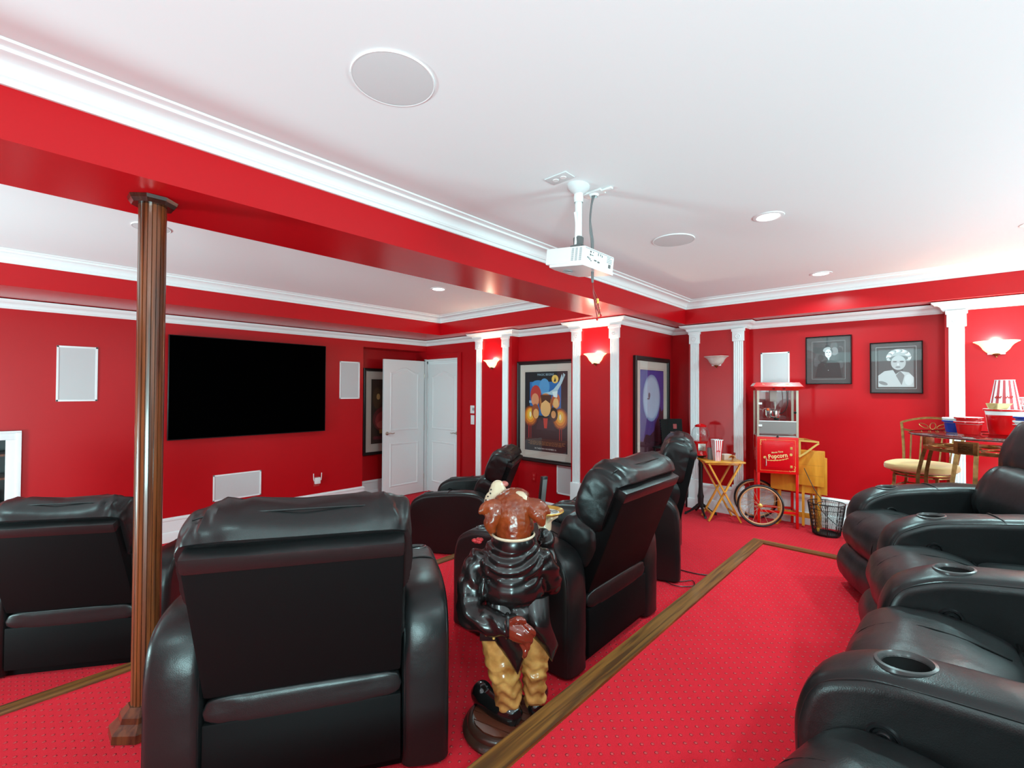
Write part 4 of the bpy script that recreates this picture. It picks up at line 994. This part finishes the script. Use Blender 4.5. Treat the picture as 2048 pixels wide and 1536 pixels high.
# ------------------------------------------------------------------ folded tray tables on their rack, behind the cart
t = empty('tray_table_rack', (5.285, 1.0, Z1), rad(-90), 'honey pine rack of folded tray tables leaning by the wall behind the popcorn cart', 'table rack')
for k, (x0, x1, y, zz) in enumerate(((-.02, .215, -.055, 0), (-.215, .0, -.02, -.04), (-.02, .215, .0, 0))):
    b = new(); box(b, x0 if k != 1 else -.25, x1 if k != 1 else .235, y-.008, y+.008, .42+zz*2, .76 if k != 1 else .70, .007); obj('folded_top', b, M_pine, t)
    for xx in ((-.17, .14) if k == 1 else (.04+.03*k, .17)):
        b = new(); bbox(b, (xx, y+.018, .25), (.022, .014, .46)); obj('folded_leg', b, M_pine, t)
for x in (-.185, .165):
    b = new(); bbox(b, (x, .02, .30), (.024, .02, .60), .003); bbox(b, (x, -.01, .012), (.026, .17, .024), .003); obj('rack_post', b, M_pine, t)
b = new(); bbox(b, (-.01, .02, .11), (.33, .014, .05), .003); obj('rack_rail', b, M_pine, t)
b = new()
for z in (.52, .62): box(b, .0, .213, -.0635, -.0632, z, z+.0015)
obj('plank_line', b, mat('dark_joint', (.35, .14, .02), .6), t)

# ------------------------------------------------------------------ wire wastebasket and its power cord
t = empty('wastebasket', (5.14, .755, Z1), 0, 'black wire mesh wastebasket beside the popcorn cart', 'wastebasket')
b = new(); nb = 60
for k in range(nb):
    a = 2*pi*k/nb
    for tw in (.16, -.16):
        pts = []
        for j in range(7):
            f_ = j/6; r_ = .105+.04*f_; pts.append((r_*cos(a+tw*3*f_), r_*sin(a+tw*3*f_), .006+.29*f_))
        tube(b, pts, .0011, 3, caps=False)
o = obj('wire_mesh', b, M_iron, t, kind='stuff')
b = new(); tube(b, [(.147*cos(k*pi/20), .147*sin(k*pi/20), .296) for k in range(40)], .004, 6, closed=True); obj('top_rim', b, M_iron, t)
b = new(); tube(b, [(.137*cos(k*pi/20), .137*sin(k*pi/20), .245) for k in range(40)], .0025, 5, closed=True); obj('band_ring', b, M_iron, t)
for k in range(8):
    a = k*pi/4+.2; b = new(); tube(b, [(.108*cos(a), .108*sin(a), .004), (.148*cos(a), .148*sin(a), .298)], .0032, 5); obj('upright', b, M_iron, t)
b = new(); lathe(b, [(0, .002), (.104, .002), (.108, .02)], 32); obj('bottom', b, M_iron, t)
b = new()
pts = spline([(5.13, .93, Z1+.60), (5.16, .85, Z1+.40), (5.17, .79, Z1+.30), (4.995, .80, Z1+.305), (4.975, .72, Z1+.20), (5.05, .60, Z1+.10), (5.33, .48, Z1+.10)], 6)
tube(b, pts, .0035, 6); tag(obj('power_cord', b, M_black), 'black power cord running from the popcorn cart over the wastebasket', 'cord')
b = new()
tube(b, spline([(3.36, 1.56, Z1+.006), (3.36, 1.30, Z1+.005), (3.46, 1.14, Z1+.005), (3.60, 1.06, Z1+.012)], 6), .004, 5)
tube(b, spline([(3.30, 1.46, Z1+.006), (3.10, 1.40, Z1+.006), (3.06, 1.30, Z1+.006), (3.14, 1.22, Z1+.006), (3.22, 1.26, Z1+.006), (3.14, 1.33, Z1+.006), (3.2, 1.44, Z1+.006)], 6), .0032, 5)
tag(obj('floor_cable', b, M_black), 'thin black cable loop on the carpet beside the third recliner', 'cable')

# ------------------------------------------------------------------ corner table with display boards
t = empty('corner_table', (5.02, 2.20, Z1), 0, 'small black table in the corner behind the recliners, holding display boards', 'table')
b = new(); box(b, -.24, .24, -.11, .11, .70, .72, .004); obj('table_top', b, M_black, t)
for x in (-.22, .22):
    for y in (-.09, .09):
        b = new(); bbox(b, (x, y, .35), (.022, .022, .70), .002); obj('leg', b, M_black, t)
for k, (x, y, rz, w, h, lab) in enumerate(((.05, -.03, -12, .17, .30, 'tall black display board with a small red emblem on the corner table'), (-.09, .02, 8, .10, .30, 'narrow black board left behind the emblem board on the corner table'))):
    d = empty('display_board', (5.02+x, 2.20+y, Z1+.72), rad(rz-35), lab, 'display board', 'boards on the corner table'); d.rotation_euler = (rad(-8), 0, rad(rz-35))
    b = new(); box(b, -w/2, w/2, -.010, .010, 0, h, .003); obj('board', b, mat('matte_black_board', (.006, .006, .006), .7, spec=.15), d)
    if k == 0:
        b = new(); box(b, -.02, .02, -.0115, -.010, h*.62, h*.80); obj('emblem', b, mat('dull_red_ink', (.30, .02, .02), .5), d, smooth=False)
        b = new(); box(b, -.055, .055, -.0115, -.010, h*.48, h*.50); box(b, -.06, .06, -.0115, -.010, h*.36, h*.375); obj('caption_line', b, mat('dull_pink_ink', (.30, .12, .12), .5), d, smooth=False)
    b = new()
    for j in range(10): tube(b, [(-w/2-.004, -.012, h*(.08+.09*j)), (-w/2-.004, .012, h*(.08+.09*j)), (-w/2+.006, .014, h*(.08+.09*j)+.004)], .0015, 4)
    obj('wire_binding', b, M_chrome, d, kind='stuff')

# ================================================================== PUB TABLE
TX_, TY_ = 4.28, -.265; TZ = 1.045
t = empty('pub_table', (TX_, TY_, Z1), rad(0), 'round glass-topped pub table with curved antique bronze legs, at the right edge', 'table')
b = new(); lathe(b, [(0, TZ), (.40, TZ), (.410, TZ+.003), (.410, TZ+.008), (.403, TZ+.012), (0, TZ+.012)], 56); obj('glass_top', b, M_tglass, t)
b = new(); lathe(b, [(.401, TZ-.001), (.4115, TZ+.002), (.4115, TZ+.009), (.404, TZ+.0125)], 56); obj('glass_edge', b, mat('dark_glass_edge', (.10, .03, .03), .1), t)
for z, r_ in ((TZ-.085, .325),):
    b = new(); tube(b, [(r_*cos(k*pi/28), r_*sin(k*pi/28), z) for k in range(56)], .01, 4, closed=True, flat=(.014, .020)); obj('ring', b, M_bronze, t)
b = new()
for k in range(8):
    a = k*pi/4; c_, s_ = .19*cos(a), .19*sin(a)
    tube(b, [(c_+.11*cos(a)*cos(q*pi/9)-.055*sin(a)*sin(q*pi/9), s_+.11*sin(a)*cos(q*pi/9)+.055*cos(a)*sin(q*pi/9), TZ-.080) for q in range(18)], .006, 5, closed=True)
obj('petal_scroll', b, M_bronze, t)
for k in range(4):
    a = rad(157)+k*pi/2; ca, sa = cos(a), sin(a)
    M = T(.330*ca, .330*sa, TZ-.055)@Rz(a)
    b = new(); bbox(b, (0, 0, 0), (.020, .115, .080), .003, M=M); pq = obj('corner_block', b, M_bronze, t)
    b = new(); bbox(b, (.010, 0, 0), (.008, .070, .060), .002, M=M)
    for q in range(8):
        an = q*pi/4; bbox(b, (.015, .018*cos(an), .015*sin(an)), (.004, .012, .008), .001, M=M)
    obj('cast_plaque', b, mat('dark_bronze', (.12, .07, .025), .4, metal=.8), pq)
    for s in (-1, 1):
        b = new(); pts = [(.325, .045*s, TZ-.09), (.35, .05*s, .85), (.37, .055*s, .70), (.34, .05*s, .50), (.27, .04*s, .30), (.26, .04*s, .15), (.30, .045*s, .0)]
        pts = [(p[0]*ca-p[1]*sa, p[0]*sa+p[1]*ca, p[2]) for p in pts]
        tube(b, spline(pts, 5), .01, 4, flat=(.022, .014)); obj('leg', b, M_bronze, t)
for s, a in ((1, 150),):
    pass
b = new(); tube(b, [(.27*cos(k*pi/20), .27*sin(k*pi/20), .25) for k in range(40)], .008, 6, closed=True); obj('foot_ring', b, M_bronze, t)

def stool(loc, ang, label):
    t = empty('bar_stool', loc, ang-pi/2, label, 'bar stool', 'bronze bar stools with tan seats')
    b = new(); superq(b, (0, 0, .765), (.205, .195, .040), .55, 40, 14, .002, 5, seed=2); obj('seat_cushion', b, M_cushion, t)
    b = new(); tube(b, [(.175*cos(k*pi/16), .17*sin(k*pi/16), .722) for k in range(32)], .008, 6, closed=True); tube(b, [(.16*cos(k*pi/16), .155*sin(k*pi/16), .700) for k in range(32)], .007, 6, closed=True); obj('seat_ring', b, M_bronze, t)
    for sx in (-1, 1):
        for sy in (-1, 1):
            b = new(); tube(b, spline([(sx*.125, sy*.12, .705), (sx*.13, sy*.125, .62), (sx*.15, sy*.145, .58), (sx*.14, sy*.135, .40), (sx*.15, sy*.15, .20), (sx*.19, sy*.18, .0)], 5), .0095, 4, flat=(.018, .018)); obj('leg', b, M_bronze, t)
    b = new()
    for z, r_ in ((.61, .14), (.585, .145), (.30, .145)): tube(b, [(sx*r_, sy*r_*.95, z) for sx, sy in ((-1, -1), (1, -1), (1, 1), (-1, 1))], .006, 5, closed=True)
    obj('stretcher_ring', b, M_bronze, t)
    # back (towards -y local)
    B = lambda x, z: (x, -.165-.10*(z-.74)/.35, z)
    for s in (-1, 1):
        b = new(); tube(b, spline([B(s*.155, .72), B(s*.165, .85), B(s*.185, 1.0), B(s*.200, 1.085)], 4), .009, 4, flat=(.016, .016)); obj('back_post', b, M_bronze, t)
    b = new(); tube(b, spline([B(s*.2, 1.085+.045*(1-s*s)) for s in (-1, -.75, -.5, -.25, 0, .25, .5, .75, 1)], 3), .009, 4, flat=(.018, .016)); obj('top_rail', b, M_bronze, t)
    b = new(); tube(b, spline([B(s*.19, 1.03-.02*(1-s*s)) for s in (-1, -.5, 0, .5, 1)], 4), .009, 4, flat=(.016, .014)); obj('middle_rail', b, M_bronze, t)
    for s in (-.7, -.35, 0, .35, .7):
        b = new(); tube(b, [B(s*.165, .72), B(s*.185, 1.015)], .006, 4, flat=(.014, .008)); obj('back_slat', b, M_bronze, t)
    b = new()
    for c_, rot, L_ in ((0, 0, .045), (-.055, .75, .052), (.055, -.75, .052)):
        pts = []
        for q in range(20):
            an = 2*pi*q/20; px_, pz_ = .018*cos(an), L_*.85*sin(an)*.9
            pts.append(B(c_+px_*cos(rot)-pz_*sin(rot), 1.065+px_*sin(rot)*.6+pz_*cos(rot)*(.75 if rot == 0 else .6)))
        tube(b, pts, .003, 5, closed=True)
    obj('leaf_scroll', b, M_bronze, t)
    return t
stool((4.70, .085, Z1), rad(165), 'bronze bar stool with tan seat left of the pub table, back towards the wall')
stool((4.06, -.42, Z1), rad(70), 'tan seated bar stool tucked under the glass pub table at the right edge')

# things on the pub table
TT = Z1+TZ+.0125
def bucket(loc, r0_, r1_, h, m, label, group='popcorn bowls and buckets', inner=M_white, rim=.006, seg=36):
    t = empty('bucket', loc, 0, label, 'bucket', group)
    b = new(); lathe(b, [(0, 0), (r0_, 0), (r0_+.003, .004), (r1_-.004, h-.016), (r1_+rim, h-.010), (r1_+rim, h-.001)], seg); obj('outside', b, m, t)
    b = new(); lathe(b, [(r1_+rim, h-.001), (r1_+rim-.002, h), (r1_-.001, h-.003), (r0_-.002, .006), (0, .006)], seg); obj('inside', b, inner, t)
    return t
def at(u, v, z):
    d = F2+R3*((u-1024)/FPX)-U3*((v-768)/FPX); k = (z-H)/d.z; return Vector((d.x*k, d.y*k, z))
t = empty('serving_tray', (4.40, -.34, TT), rad(-40), 'flat red tray under the tall red bucket on the pub table', 'tray')
b = new(); lathe(b, [(0, 0), (.115, 0), (.120, .004), (.118, .004), (.113, .002), (0, .002)], 36); obj('tray_plate', b, M_redp, t)
bucket((4.40, -.34, TT+.0045), .080, .103, .165, M_redp, 'tall red popcorn bucket in the middle of the pub table')
bucket((4.30, -.16, TT), .052, .068, .085, M_redp, 'lower red bowl of the nested pair at the left of the pub table')
bucket((4.30, -.16, TT+.030), .050, .066, .083, M_redp, 'upper red bowl of the nested pair, with white inside')
bucket((4.42, -.10, TT), .048, .064, .085, M_bluep, 'dark blue bowl behind the nested red bowls')
bucket((4.42, -.10, TT+.022), .047, .063, .080, M_white, 'white bowl nested in the dark blue bowl')
bucket((4.12, -.415, TT), .052, .068, .085, M_redp, 'lowest red bowl of the stack at the right edge')
bucket((4.12, -.415, TT+.024), .051, .067, .085, M_white, 'white bowl in the middle of the stack at the right edge')
bucket((4.12, -.415, TT+.050), .050, .066, .085, M_bluep, 'blue bowl on top of the stack at the right edge')
# striped tub upside down, paper tray and small striped boxes in the tall bucket
t = empty('striped_tub', (4.415, -.335, TT+.115), rad(-42), 'large red and white striped tub standing upside down in the tall red bucket', 'popcorn tub', 'striped popcorn boxes')
b = new(); ns = 26
for k in range(ns):
    a0, a1 = 2*pi*k/ns, 2*pi*(k+1)/ns
    f = b.faces.new([b.verts.new(p) for p in ((.085*cos(a0), .085*sin(a0), 0), (.085*cos(a1), .085*sin(a1), 0), (.047*cos(a1), .047*sin(a1), .245), (.047*cos(a0), .047*sin(a0), .245))]); f.material_index = k % 2
bmesh.ops.remove_doubles(b, verts=b.verts, dist=1e-5); obj('striped_side', b, [M_white, mat('faded_red_stripe', (.45, .05, .06), .5)], t, smooth=False)
b = new(); lathe(b, [(.047, .243), (.048, .247), (0, .247)], 26); obj('tub_bottom', b, M_white, t)
b = new()
for a in (rad(190), rad(235)):
    for k in range(6): bbox(b, (.0655, -.015+.006*k, .130+.006*(k % 2)), (.002, .005, .010), M=Rz(a))
obj('printed_script', b, mat('red_script', (.6, .02, .02), .5), t, smooth=False)
t = empty('paper_food_tray', (4.345, -.315, TT+.168), rad(-47), 'pale yellow paper food trays standing in the tall red bucket', 'food tray')
for k in range(3):
    b = new(); o = k*.008
    v = [(-.05, -.02+o, 0), (.05, -.02+o, 0), (.05, .02+o, 0), (-.05, .02+o, 0), (-.058, -.03+o, .04), (.058, -.03+o, .04), (.058, .03+o, .04), (-.058, .03+o, .04)]
    vs = [b.verts.new(p) for p in v]
    for f in ((0, 1, 2, 3), (0, 1, 5, 4), (1, 2, 6, 5), (2, 3, 7, 6), (3, 0, 4, 7)): b.faces.new([vs[i] for i in f])
    obj('paper_tray', b, mat('pale_yellow_paper', (.72, .52, .24), .7), t, smooth=False)
stripe_box('popcorn_box', 'small striped popcorn box upright at the right rear of the tall red bucket', 'popcorn box', 'striped popcorn boxes', (4.43, -.425, TT+.12), rad(-40), .024, .036, .075)
stripe_box('popcorn_box', 'small striped popcorn box leaning rightwards behind the tall red bucket', 'popcorn box', 'striped popcorn boxes', (4.47, -.41, TT+.16), rad(-40), .022, .034, .085, tilt=(0, rad(12)))

# ================================================================== DOG BUTLER STATUE
M_coat = mat('glossy_black_tailcoat', (.009, .006, .006), .27, coat=.22, spec=.45)
M_pants = mat('tan_painted_trousers', (.70, .37, .11), .28, coat=.3, vary=(13, (.26, .075, .012), .9))
M_fur = mat('russet_painted_fur', (.27, .048, .010), .30, coat=.25, bump=[('n', 90, .5, .003)], vary=(16, (.16, .022, .006), .9))
M_cream = mat('cream_painted_muzzle', (.66, .52, .36), .30, coat=.3, bump=[('n', 60, .2, .002)])
M_hand = mat('glossy_brown_paw', (.17, .022, .010), .16, coat=.6)
M_shoe = mat('glossy_black_shoe', (.008, .008, .008), .12, coat=.5)
M_sbase = mat('brown_statue_base', (.055, .022, .014), .30, coat=.3, vary=(12, (.03, .012, .009), .8))
M_plank = mat('red_brown_plank', (.13, .035, .020), .25, coat=.4)
st = empty('dog_statue', (1.325, 1.262, Z1), YAW-pi/2, 'glossy statue of a dog butler in black tailcoat and tan trousers, seen from behind', 'statue')
b = new(); lathe(b, [(0, 0), (.166, 0), (.168, .008), (.162, .020), (.150, .026), (.150, .034), (.143, .044), (.130, .048), (.128, .042), (0, .042)], 56); obj('base', b, M_sbase, st)
for k in range(6):    # floor boards on the base, each clipped to the round top
    x0, x1 = -.124+k*.0415, -.124+(k+1)*.0415-.0045
    pts = []
    for x in (x0, (x0+x1)/2, x1): pts.append((x, -math.sqrt(max(0, .126**2-x*x))))
    for x in (x1, (x0+x1)/2, x0): pts.append((x, math.sqrt(max(0, .126**2-x*x))))
    pts = [p for i, p in enumerate(pts) if i == 0 or (Vector(p)-Vector(pts[i-1])).length > .002]
    if (Vector(pts[0])-Vector(pts[-1])).length < .002: pts.pop()
    b = new(); prism(b, pts, .040, .050, M=Rz(rad(62))); obj('plank', b, M_plank, st, smooth=False)
def organic(name, parts, m, vox=.006, sm=4, disp=None, parent=st, loc=None):
    """parts: callables that add closed lumps to a bmesh; fused into one continuous surface"""
    b = new()
    for f in parts: f(b)
    o = obj(name, b, m, parent); remesh(o, vox, sm)
    if disp:
        me = o.data; ns = [v.normal.copy() for v in me.vertices]
        for v, n in zip(me.vertices, ns): v.co += n*disp(v.co)
        me.update(); me.shade_smooth()
    return o
def lump(c, r, sc=(1, 1, 1), M=None, seg=16): return lambda b: sphere(b, c, r, sc, seg, M)
def limb(pts, rs, n=6, rip=0, freq=0):
    P = spline(pts, n); m_ = len(P)
    def f(b):
        R_ = []
        for i in range(m_):
            u_ = i/(m_-1)*(len(rs)-1); k = min(int(u_), len(rs)-2); rr = rs[k]+(rs[k+1]-rs[k])*(u_-k)
            if rip: rr *= 1+rip*sin(freq*i)
            R_.append(rr)
        tube(b, P, R_, 14)
        sphere(b, P[0], R_[0]*.98, seg=12); sphere(b, P[-1], R_[-1]*.98, seg=12)
    return f
# shoes
organic('shoe', [limb([(.030, -.035, .075), (-.02, -.01, .075), (-.075, .045, .078), (-.105, .070, .082)], [.042, .040, .044, .040]), limb([(.03, -.04, .058), (-.10, .07, .058)], [.034, .036]), lump((-.095, .062, .095), .042)], M_shoe, .005)
organic('shoe', [limb([(.125, .005, .070), (.130, .05, .070), (.145, .10, .075)], [.038, .038, .038]), limb([(.125, .0, .058), (.145, .10, .058)], [.030, .032])], M_shoe, .005)
# trousers: slouchy folds that run round each leg
def fold(co):
    side = 1 if co.x > .065 else 0
    cx, cy = (.118, .02) if side else (.012, -.01)
    a = math.atan2(co.y-cy, co.x-cx)
    z = co.z
    w = sin(z*130+2.2*sin(a*1.0+side*1.5)+4.5*noise.noise(Vector((cos(a)*1.2, sin(a)*1.2+z*7, side))))
    amp = .0036*max(0, min(1, (.36-z)/.14))
    w = (abs(w)**.6)*(1 if w > 0 else -1)
    return w*amp+.003*noise.noise(Vector((co.x*30, co.y*30, z*40)))
organic('trousers', [limb([(-.03, .0, .43), (-.025, -.005, .34), (-.012, -.01, .26), (.008, -.012, .17), (.014, -.012, .100)], [.070, .070, .066, .056, .052]),
                     limb([(.10, .01, .43), (.115, .01, .34), (.118, .015, .26), (.118, .018, .17), (.120, .015, .100)], [.066, .064, .056, .048, .044]),
                     lump((.035, .0, .42), .10, (1.05, .8, .8))], M_pants, .0055, 3, fold)
# tailcoat with both sleeves
def drape(co):
    x, y, z = co
    w = 0
    if z > .42 and -.14 < x < .17:    # swags across the back below the collar
        zz = z-3.6*(x-.02)**2
        w = .0034*sin(zz*170+2.5*noise.noise(Vector((x*6, z*5, 2))))*max(0, min(1, (z-.56)/.05))*max(0, min(1, (.75-z)/.05))
    sx = x+.105
    if x < -.07 or (z < .52 and y < -.07 and z > .36): # sleeve ripples
        w = .0042*sin(x*70+z*60+3.0*noise.noise(Vector((x*10, y*10, z*10))))
    if x > .145: w = .0038*sin(z*95-x*40+3*noise.noise(Vector((x*10, y*9, z*9))))
    return w+.002*noise.noise(Vector((x*16, y*16, z*16)))
torso = [lump((.02, .0, .645), .095, (1.55, 1.0, .75)), lump((.025, .0, .56), .105, (1.28, .98, .95)), lump((.040, .0, .46), .108, (1.22, .95, .8)), lump((.025, .0, .695), .078, (1.5, .98, .75))]
sleeves = [limb([(-.11, -.005, .655), (-.135, -.02, .58), (-.142, -.035, .52), (-.125, -.075, .478), (-.05, -.112, .466), (.018, -.125, .460)], [.050, .053, .054, .052, .046, .040], 6, .04, 1.5),
           limb([(.145, .0, .655), (.175, .02, .59), (.185, .055, .545), (.178, .11, .60), (.168, .155, .715)], [.050, .048, .045, .040, .034], 6, .04, 1.5)]
organic('tailcoat', torso+sleeves, M_coat, .006, 3, drape)
# coat tails
def tail(pts, w, th=.010):
    P = spline(pts, 6); b = new(); n = len(P); rings = []
    for i, p in enumerate(P):
        t_ = i/(n-1); hw = (w[0]+(w[1]-w[0])*t_**1.2) if t_ < .75 else (w[0]+(w[1]-w[0])*.75**1.2)*(1-(t_-.75)/.25*.85)
        ring = []
        for q in range(12):
            a = 2*pi*q/12; ring.append(b.verts.new((p.x+hw*cos(a), p.y+th*sin(a)-.022*(1-cos(a)**2)*.5+.03*cos(a)**2*.4, p.z)))
        rings.append(ring)
    for A, B in zip(rings, rings[1:]):
        for q in range(12): b.faces.new((A[q], A[(q+1) % 12], B[(q+1) % 12], B[q]))
    b.faces.new(rings[0][::-1]); b.faces.new(rings[-1]); return b
obj('coat_tail', tail([(.00, -.050, .53), (.0, -.098, .45), (.018, -.098, .38), (.038, -.090, .33), (.048, -.088, .270)], (.075, .030)), M_coat, st)
obj('coat_tail', tail([(.11, -.045, .53), (.120, -.084, .45), (.150, -.072, .385), (.172, -.06, .345), (.180, -.058, .300)], (.060, .024)), M_coat, st)
for x, z in ((-.070, .418), (-.042, .405)):
    b = new(); sphere(b, (x, -.108, z), .0058); obj('brass_button', b, M_gold, st)
b = new(); box(b, -.095, -.018, -.103, -.098, .390, .440, .003); obj('coat_hem_flap', b, M_coat, st, rot=(0, rad(0), 0))
# collar
b = new(); lathe(b, [(.072, -.012), (.078, -.018), (.080, .006), (.074, .022), (.066, .024), (.064, .0)], 32, M=T(.030, .0, .735)@Rx(rad(4))@Matrix.Scale(1.12, 4, (1, 0, 0))); obj('collar', b, M_coat, st)
b = new(); lathe(b, [(.074, .018), (.078, .024), (.074, .030)], 32, M=T(.030, .0, .738)@Rx(rad(4))@Matrix.Scale(1.12, 4, (1, 0, 0))); obj('shirt_edge', b, M_cream, st)
# carnation
b = new()
for k in range(9):
    a = k*2.4; r_ = .004+.0016*k; sphere(b, (-.118+r_*cos(a), .035+r_*sin(a)*.6, .722+.004*sin(a*2)), .011, (1, 1, .7), 8)
obj('carnation', b, mat('carnation_red', (.55, .03, .035), .35), st)
# head
def furbump(co): return .0022*noise.noise(Vector((co.x*70, co.y*70, co.z*70)))
hx = .030
organic('head', [limb([(hx, .0, .745), (hx, .0, .80), (hx-.005, .005, .845)], [.072, .074, .074]), lump((hx, .012, .865), .074, (1.05, .95, .80)), lump((hx+.045, .0, .872), .040), lump((hx-.040, .015, .878), .042), lump((hx+.005, .045, .905), .050, (1.2, 1, .6)),
                 lump((hx-.045, .03, .80), .040), lump((hx+.045, .02, .79), .040)], M_fur, .005, 3, furbump)
# ears: folded flaps to both sides
organic('ear', [limb([(-.020, -.010, .868), (-.060, -.020, .872), (-.092, -.022, .858), (-.100, -.024, .852)], [.030, .034, .020, .010]), limb([(-.040, -.028, .85), (-.058, -.036, .815), (-.055, -.036, .790)], [.034, .030, .020])], M_fur, .005, 3, furbump)
organic('ear', [limb([(.090, -.005, .878), (.125, -.008, .872), (.155, -.01, .858), (.170, -.012, .852)], [.030, .032, .022, .010]), limb([(.110, -.02, .86), (.135, -.026, .832), (.142, -.026, .812)], [.030, .026, .016])], M_fur, .005, 3, furbump)
# muzzle tipped up to the left, cream blaze, dark whisker dots, pink tongue tip
organic('muzzle', [limb([(-.010, .060, .850), (-.032, .082, .892), (-.036, .10, .925)], [.052, .046, .032]), lump((-.060, .055, .868), .040, (.8, 1, 1.3))], M_cream, .005, 3)
organic('blaze', [limb([(.030, .030, .898), (.058, .010, .902), (.078, -.012, .890)], [.026, .028, .018])], M_cream, .005, 3)
b = new(); sphere(b, (-.010, .105, .938), .016, (1.2, 1, .8)); obj('nose', b, mat('pink_nose', (.45, .12, .10), .3), st)
b = new()
for x, y, z in ((-.083, .032, .888), (-.086, .034, .868), (-.090, .034, .850), (-.074, .036, .902), (-.072, .020, .876), (-.078, .020, .856), (-.064, .034, .915), (-.080, .022, .838), (-.062, .045, .928)): sphere(b, (x, y-.004, z), .0038, seg=8)
obj('whisker_dots', b, mat('dark_spot', (.02, .012, .01), .4), st, kind='stuff')
organic('jowl', [limb([(-.045, .02, .79), (-.050, .015, .765), (-.04, .01, .748)], [.022, .020, .012])], mat('tan_jowl', (.42, .16, .06), .3, coat=.3), .005, 2)
# hand held behind the back: palm, four fingers, thumb
hnd = organic('hand', [limb([(.008, -.132, .425), (.045, -.140, .412), (.072, -.146, .402)], [.034, .040, .036]), lump((.050, -.135, .440), .026, (1.2, .8, .8))]
        + [limb([(.060, -.146, .442-.024*k), (.086-.004*k, -.162, .434-.0265*k), (.104-.010*k, -.164, .418-.0265*k), (.106-.012*k, -.154, .404-.0265*k)], [.0105, .0105, .0098, .0085], 4) for k in range(4)]
        + [limb([(.020, -.150, .445), (.046, -.160, .462), (.068, -.158, .455)], [.013, .013, .011], 4)], M_hand, .0035, 2)
b = new(); lathe(b, [(.043, -.006), (.046, 0), (.043, .008), (.036, .008), (.036, -.006)], 20, M=T(.008, -.126, .461)@Ry(rad(90))@Rz(0)); obj('cuff', b, M_coat, st)
hnd.location = (0, .004, .037)
# forward hand under the salver
organic('hand', [limb([(.168, .158, .725), (.168, .165, .745), (.165, .170, .765)], [.026, .030, .034])]
        + [limb([(.165+.022*cos(a), .170+.022*sin(a), .768), (.165+.042*cos(a), .170+.042*sin(a), .783), (.165+.055*cos(a), .170+.055*sin(a), .7895)], [.0105, .0100, .0090], 4) for a in (rad(-110), rad(-60), rad(-15), rad(30), rad(150))], M_cream, .0035, 2)
# salver fixed in the hand
sv = empty('salver', (.172, .170, .800)); sv.parent = st
b = new(); lathe(b, [(0, -.004), (.060, -.004), (.074, .004), (.080, .010), (.078, .014), (.066, .006), (.060, .001), (0, .001)], 40); obj('salver_rim', b, mat('gold_salver', (.62, .34, .06), .25, metal=.3, coat=.3), sv)
b = new(); lathe(b, [(0, .0015), (.058, .0015), (.060, .003), (.057, .003), (0, .0025)], 40); obj('salver_face', b, mat('white_salver_face', (.75, .74, .70), .25), sv)
sw = st.location; c_, s_ = cos(YAW-pi/2), sin(YAW-pi/2)
def stw(x, y, z): return (sw.x+x*c_-y*s_, sw.y+x*s_+y*c_, sw.z+z)
t = empty('remote_control', stw(.150, .172, .8035), YAW-pi/2+rad(20), 'slim black remote control standing upright on the statue\'s round tray', 'remote control'); t.rotation_euler = (rad(5), rad(3), YAW-pi/2+rad(35))
b = new(); v0 = box(b, -.016, .016, -.008, .008, 0, .158, .004); obj('remote_body', b, M_black, t)
b = new(); box(b, -.012, .012, -.0090, -.0075, .02, .145, .001); obj('keypad', b, M_dgray, t)
t = empty('eyeglasses', stw(.195, .165, .8045), YAW-pi/2, 'thin dark eyeglasses lying on the statue\'s round tray', 'glasses')
b = new()
for s in (-1, 1): tube(b, [(s*.016+.013*cos(k*pi/8), .010*sin(k*pi/8), .002) for k in range(16)], .0011, 5, closed=True); tube(b, [(s*.029, 0, .002), (s*.026, .018, .0022), (s*-.004, .022+.003*s, .0026)], .001, 4)
tube(b, [(-.004, 0, .002), (.004, 0, .002)], .001, 4); obj('wire_frame', b, M_black, t)
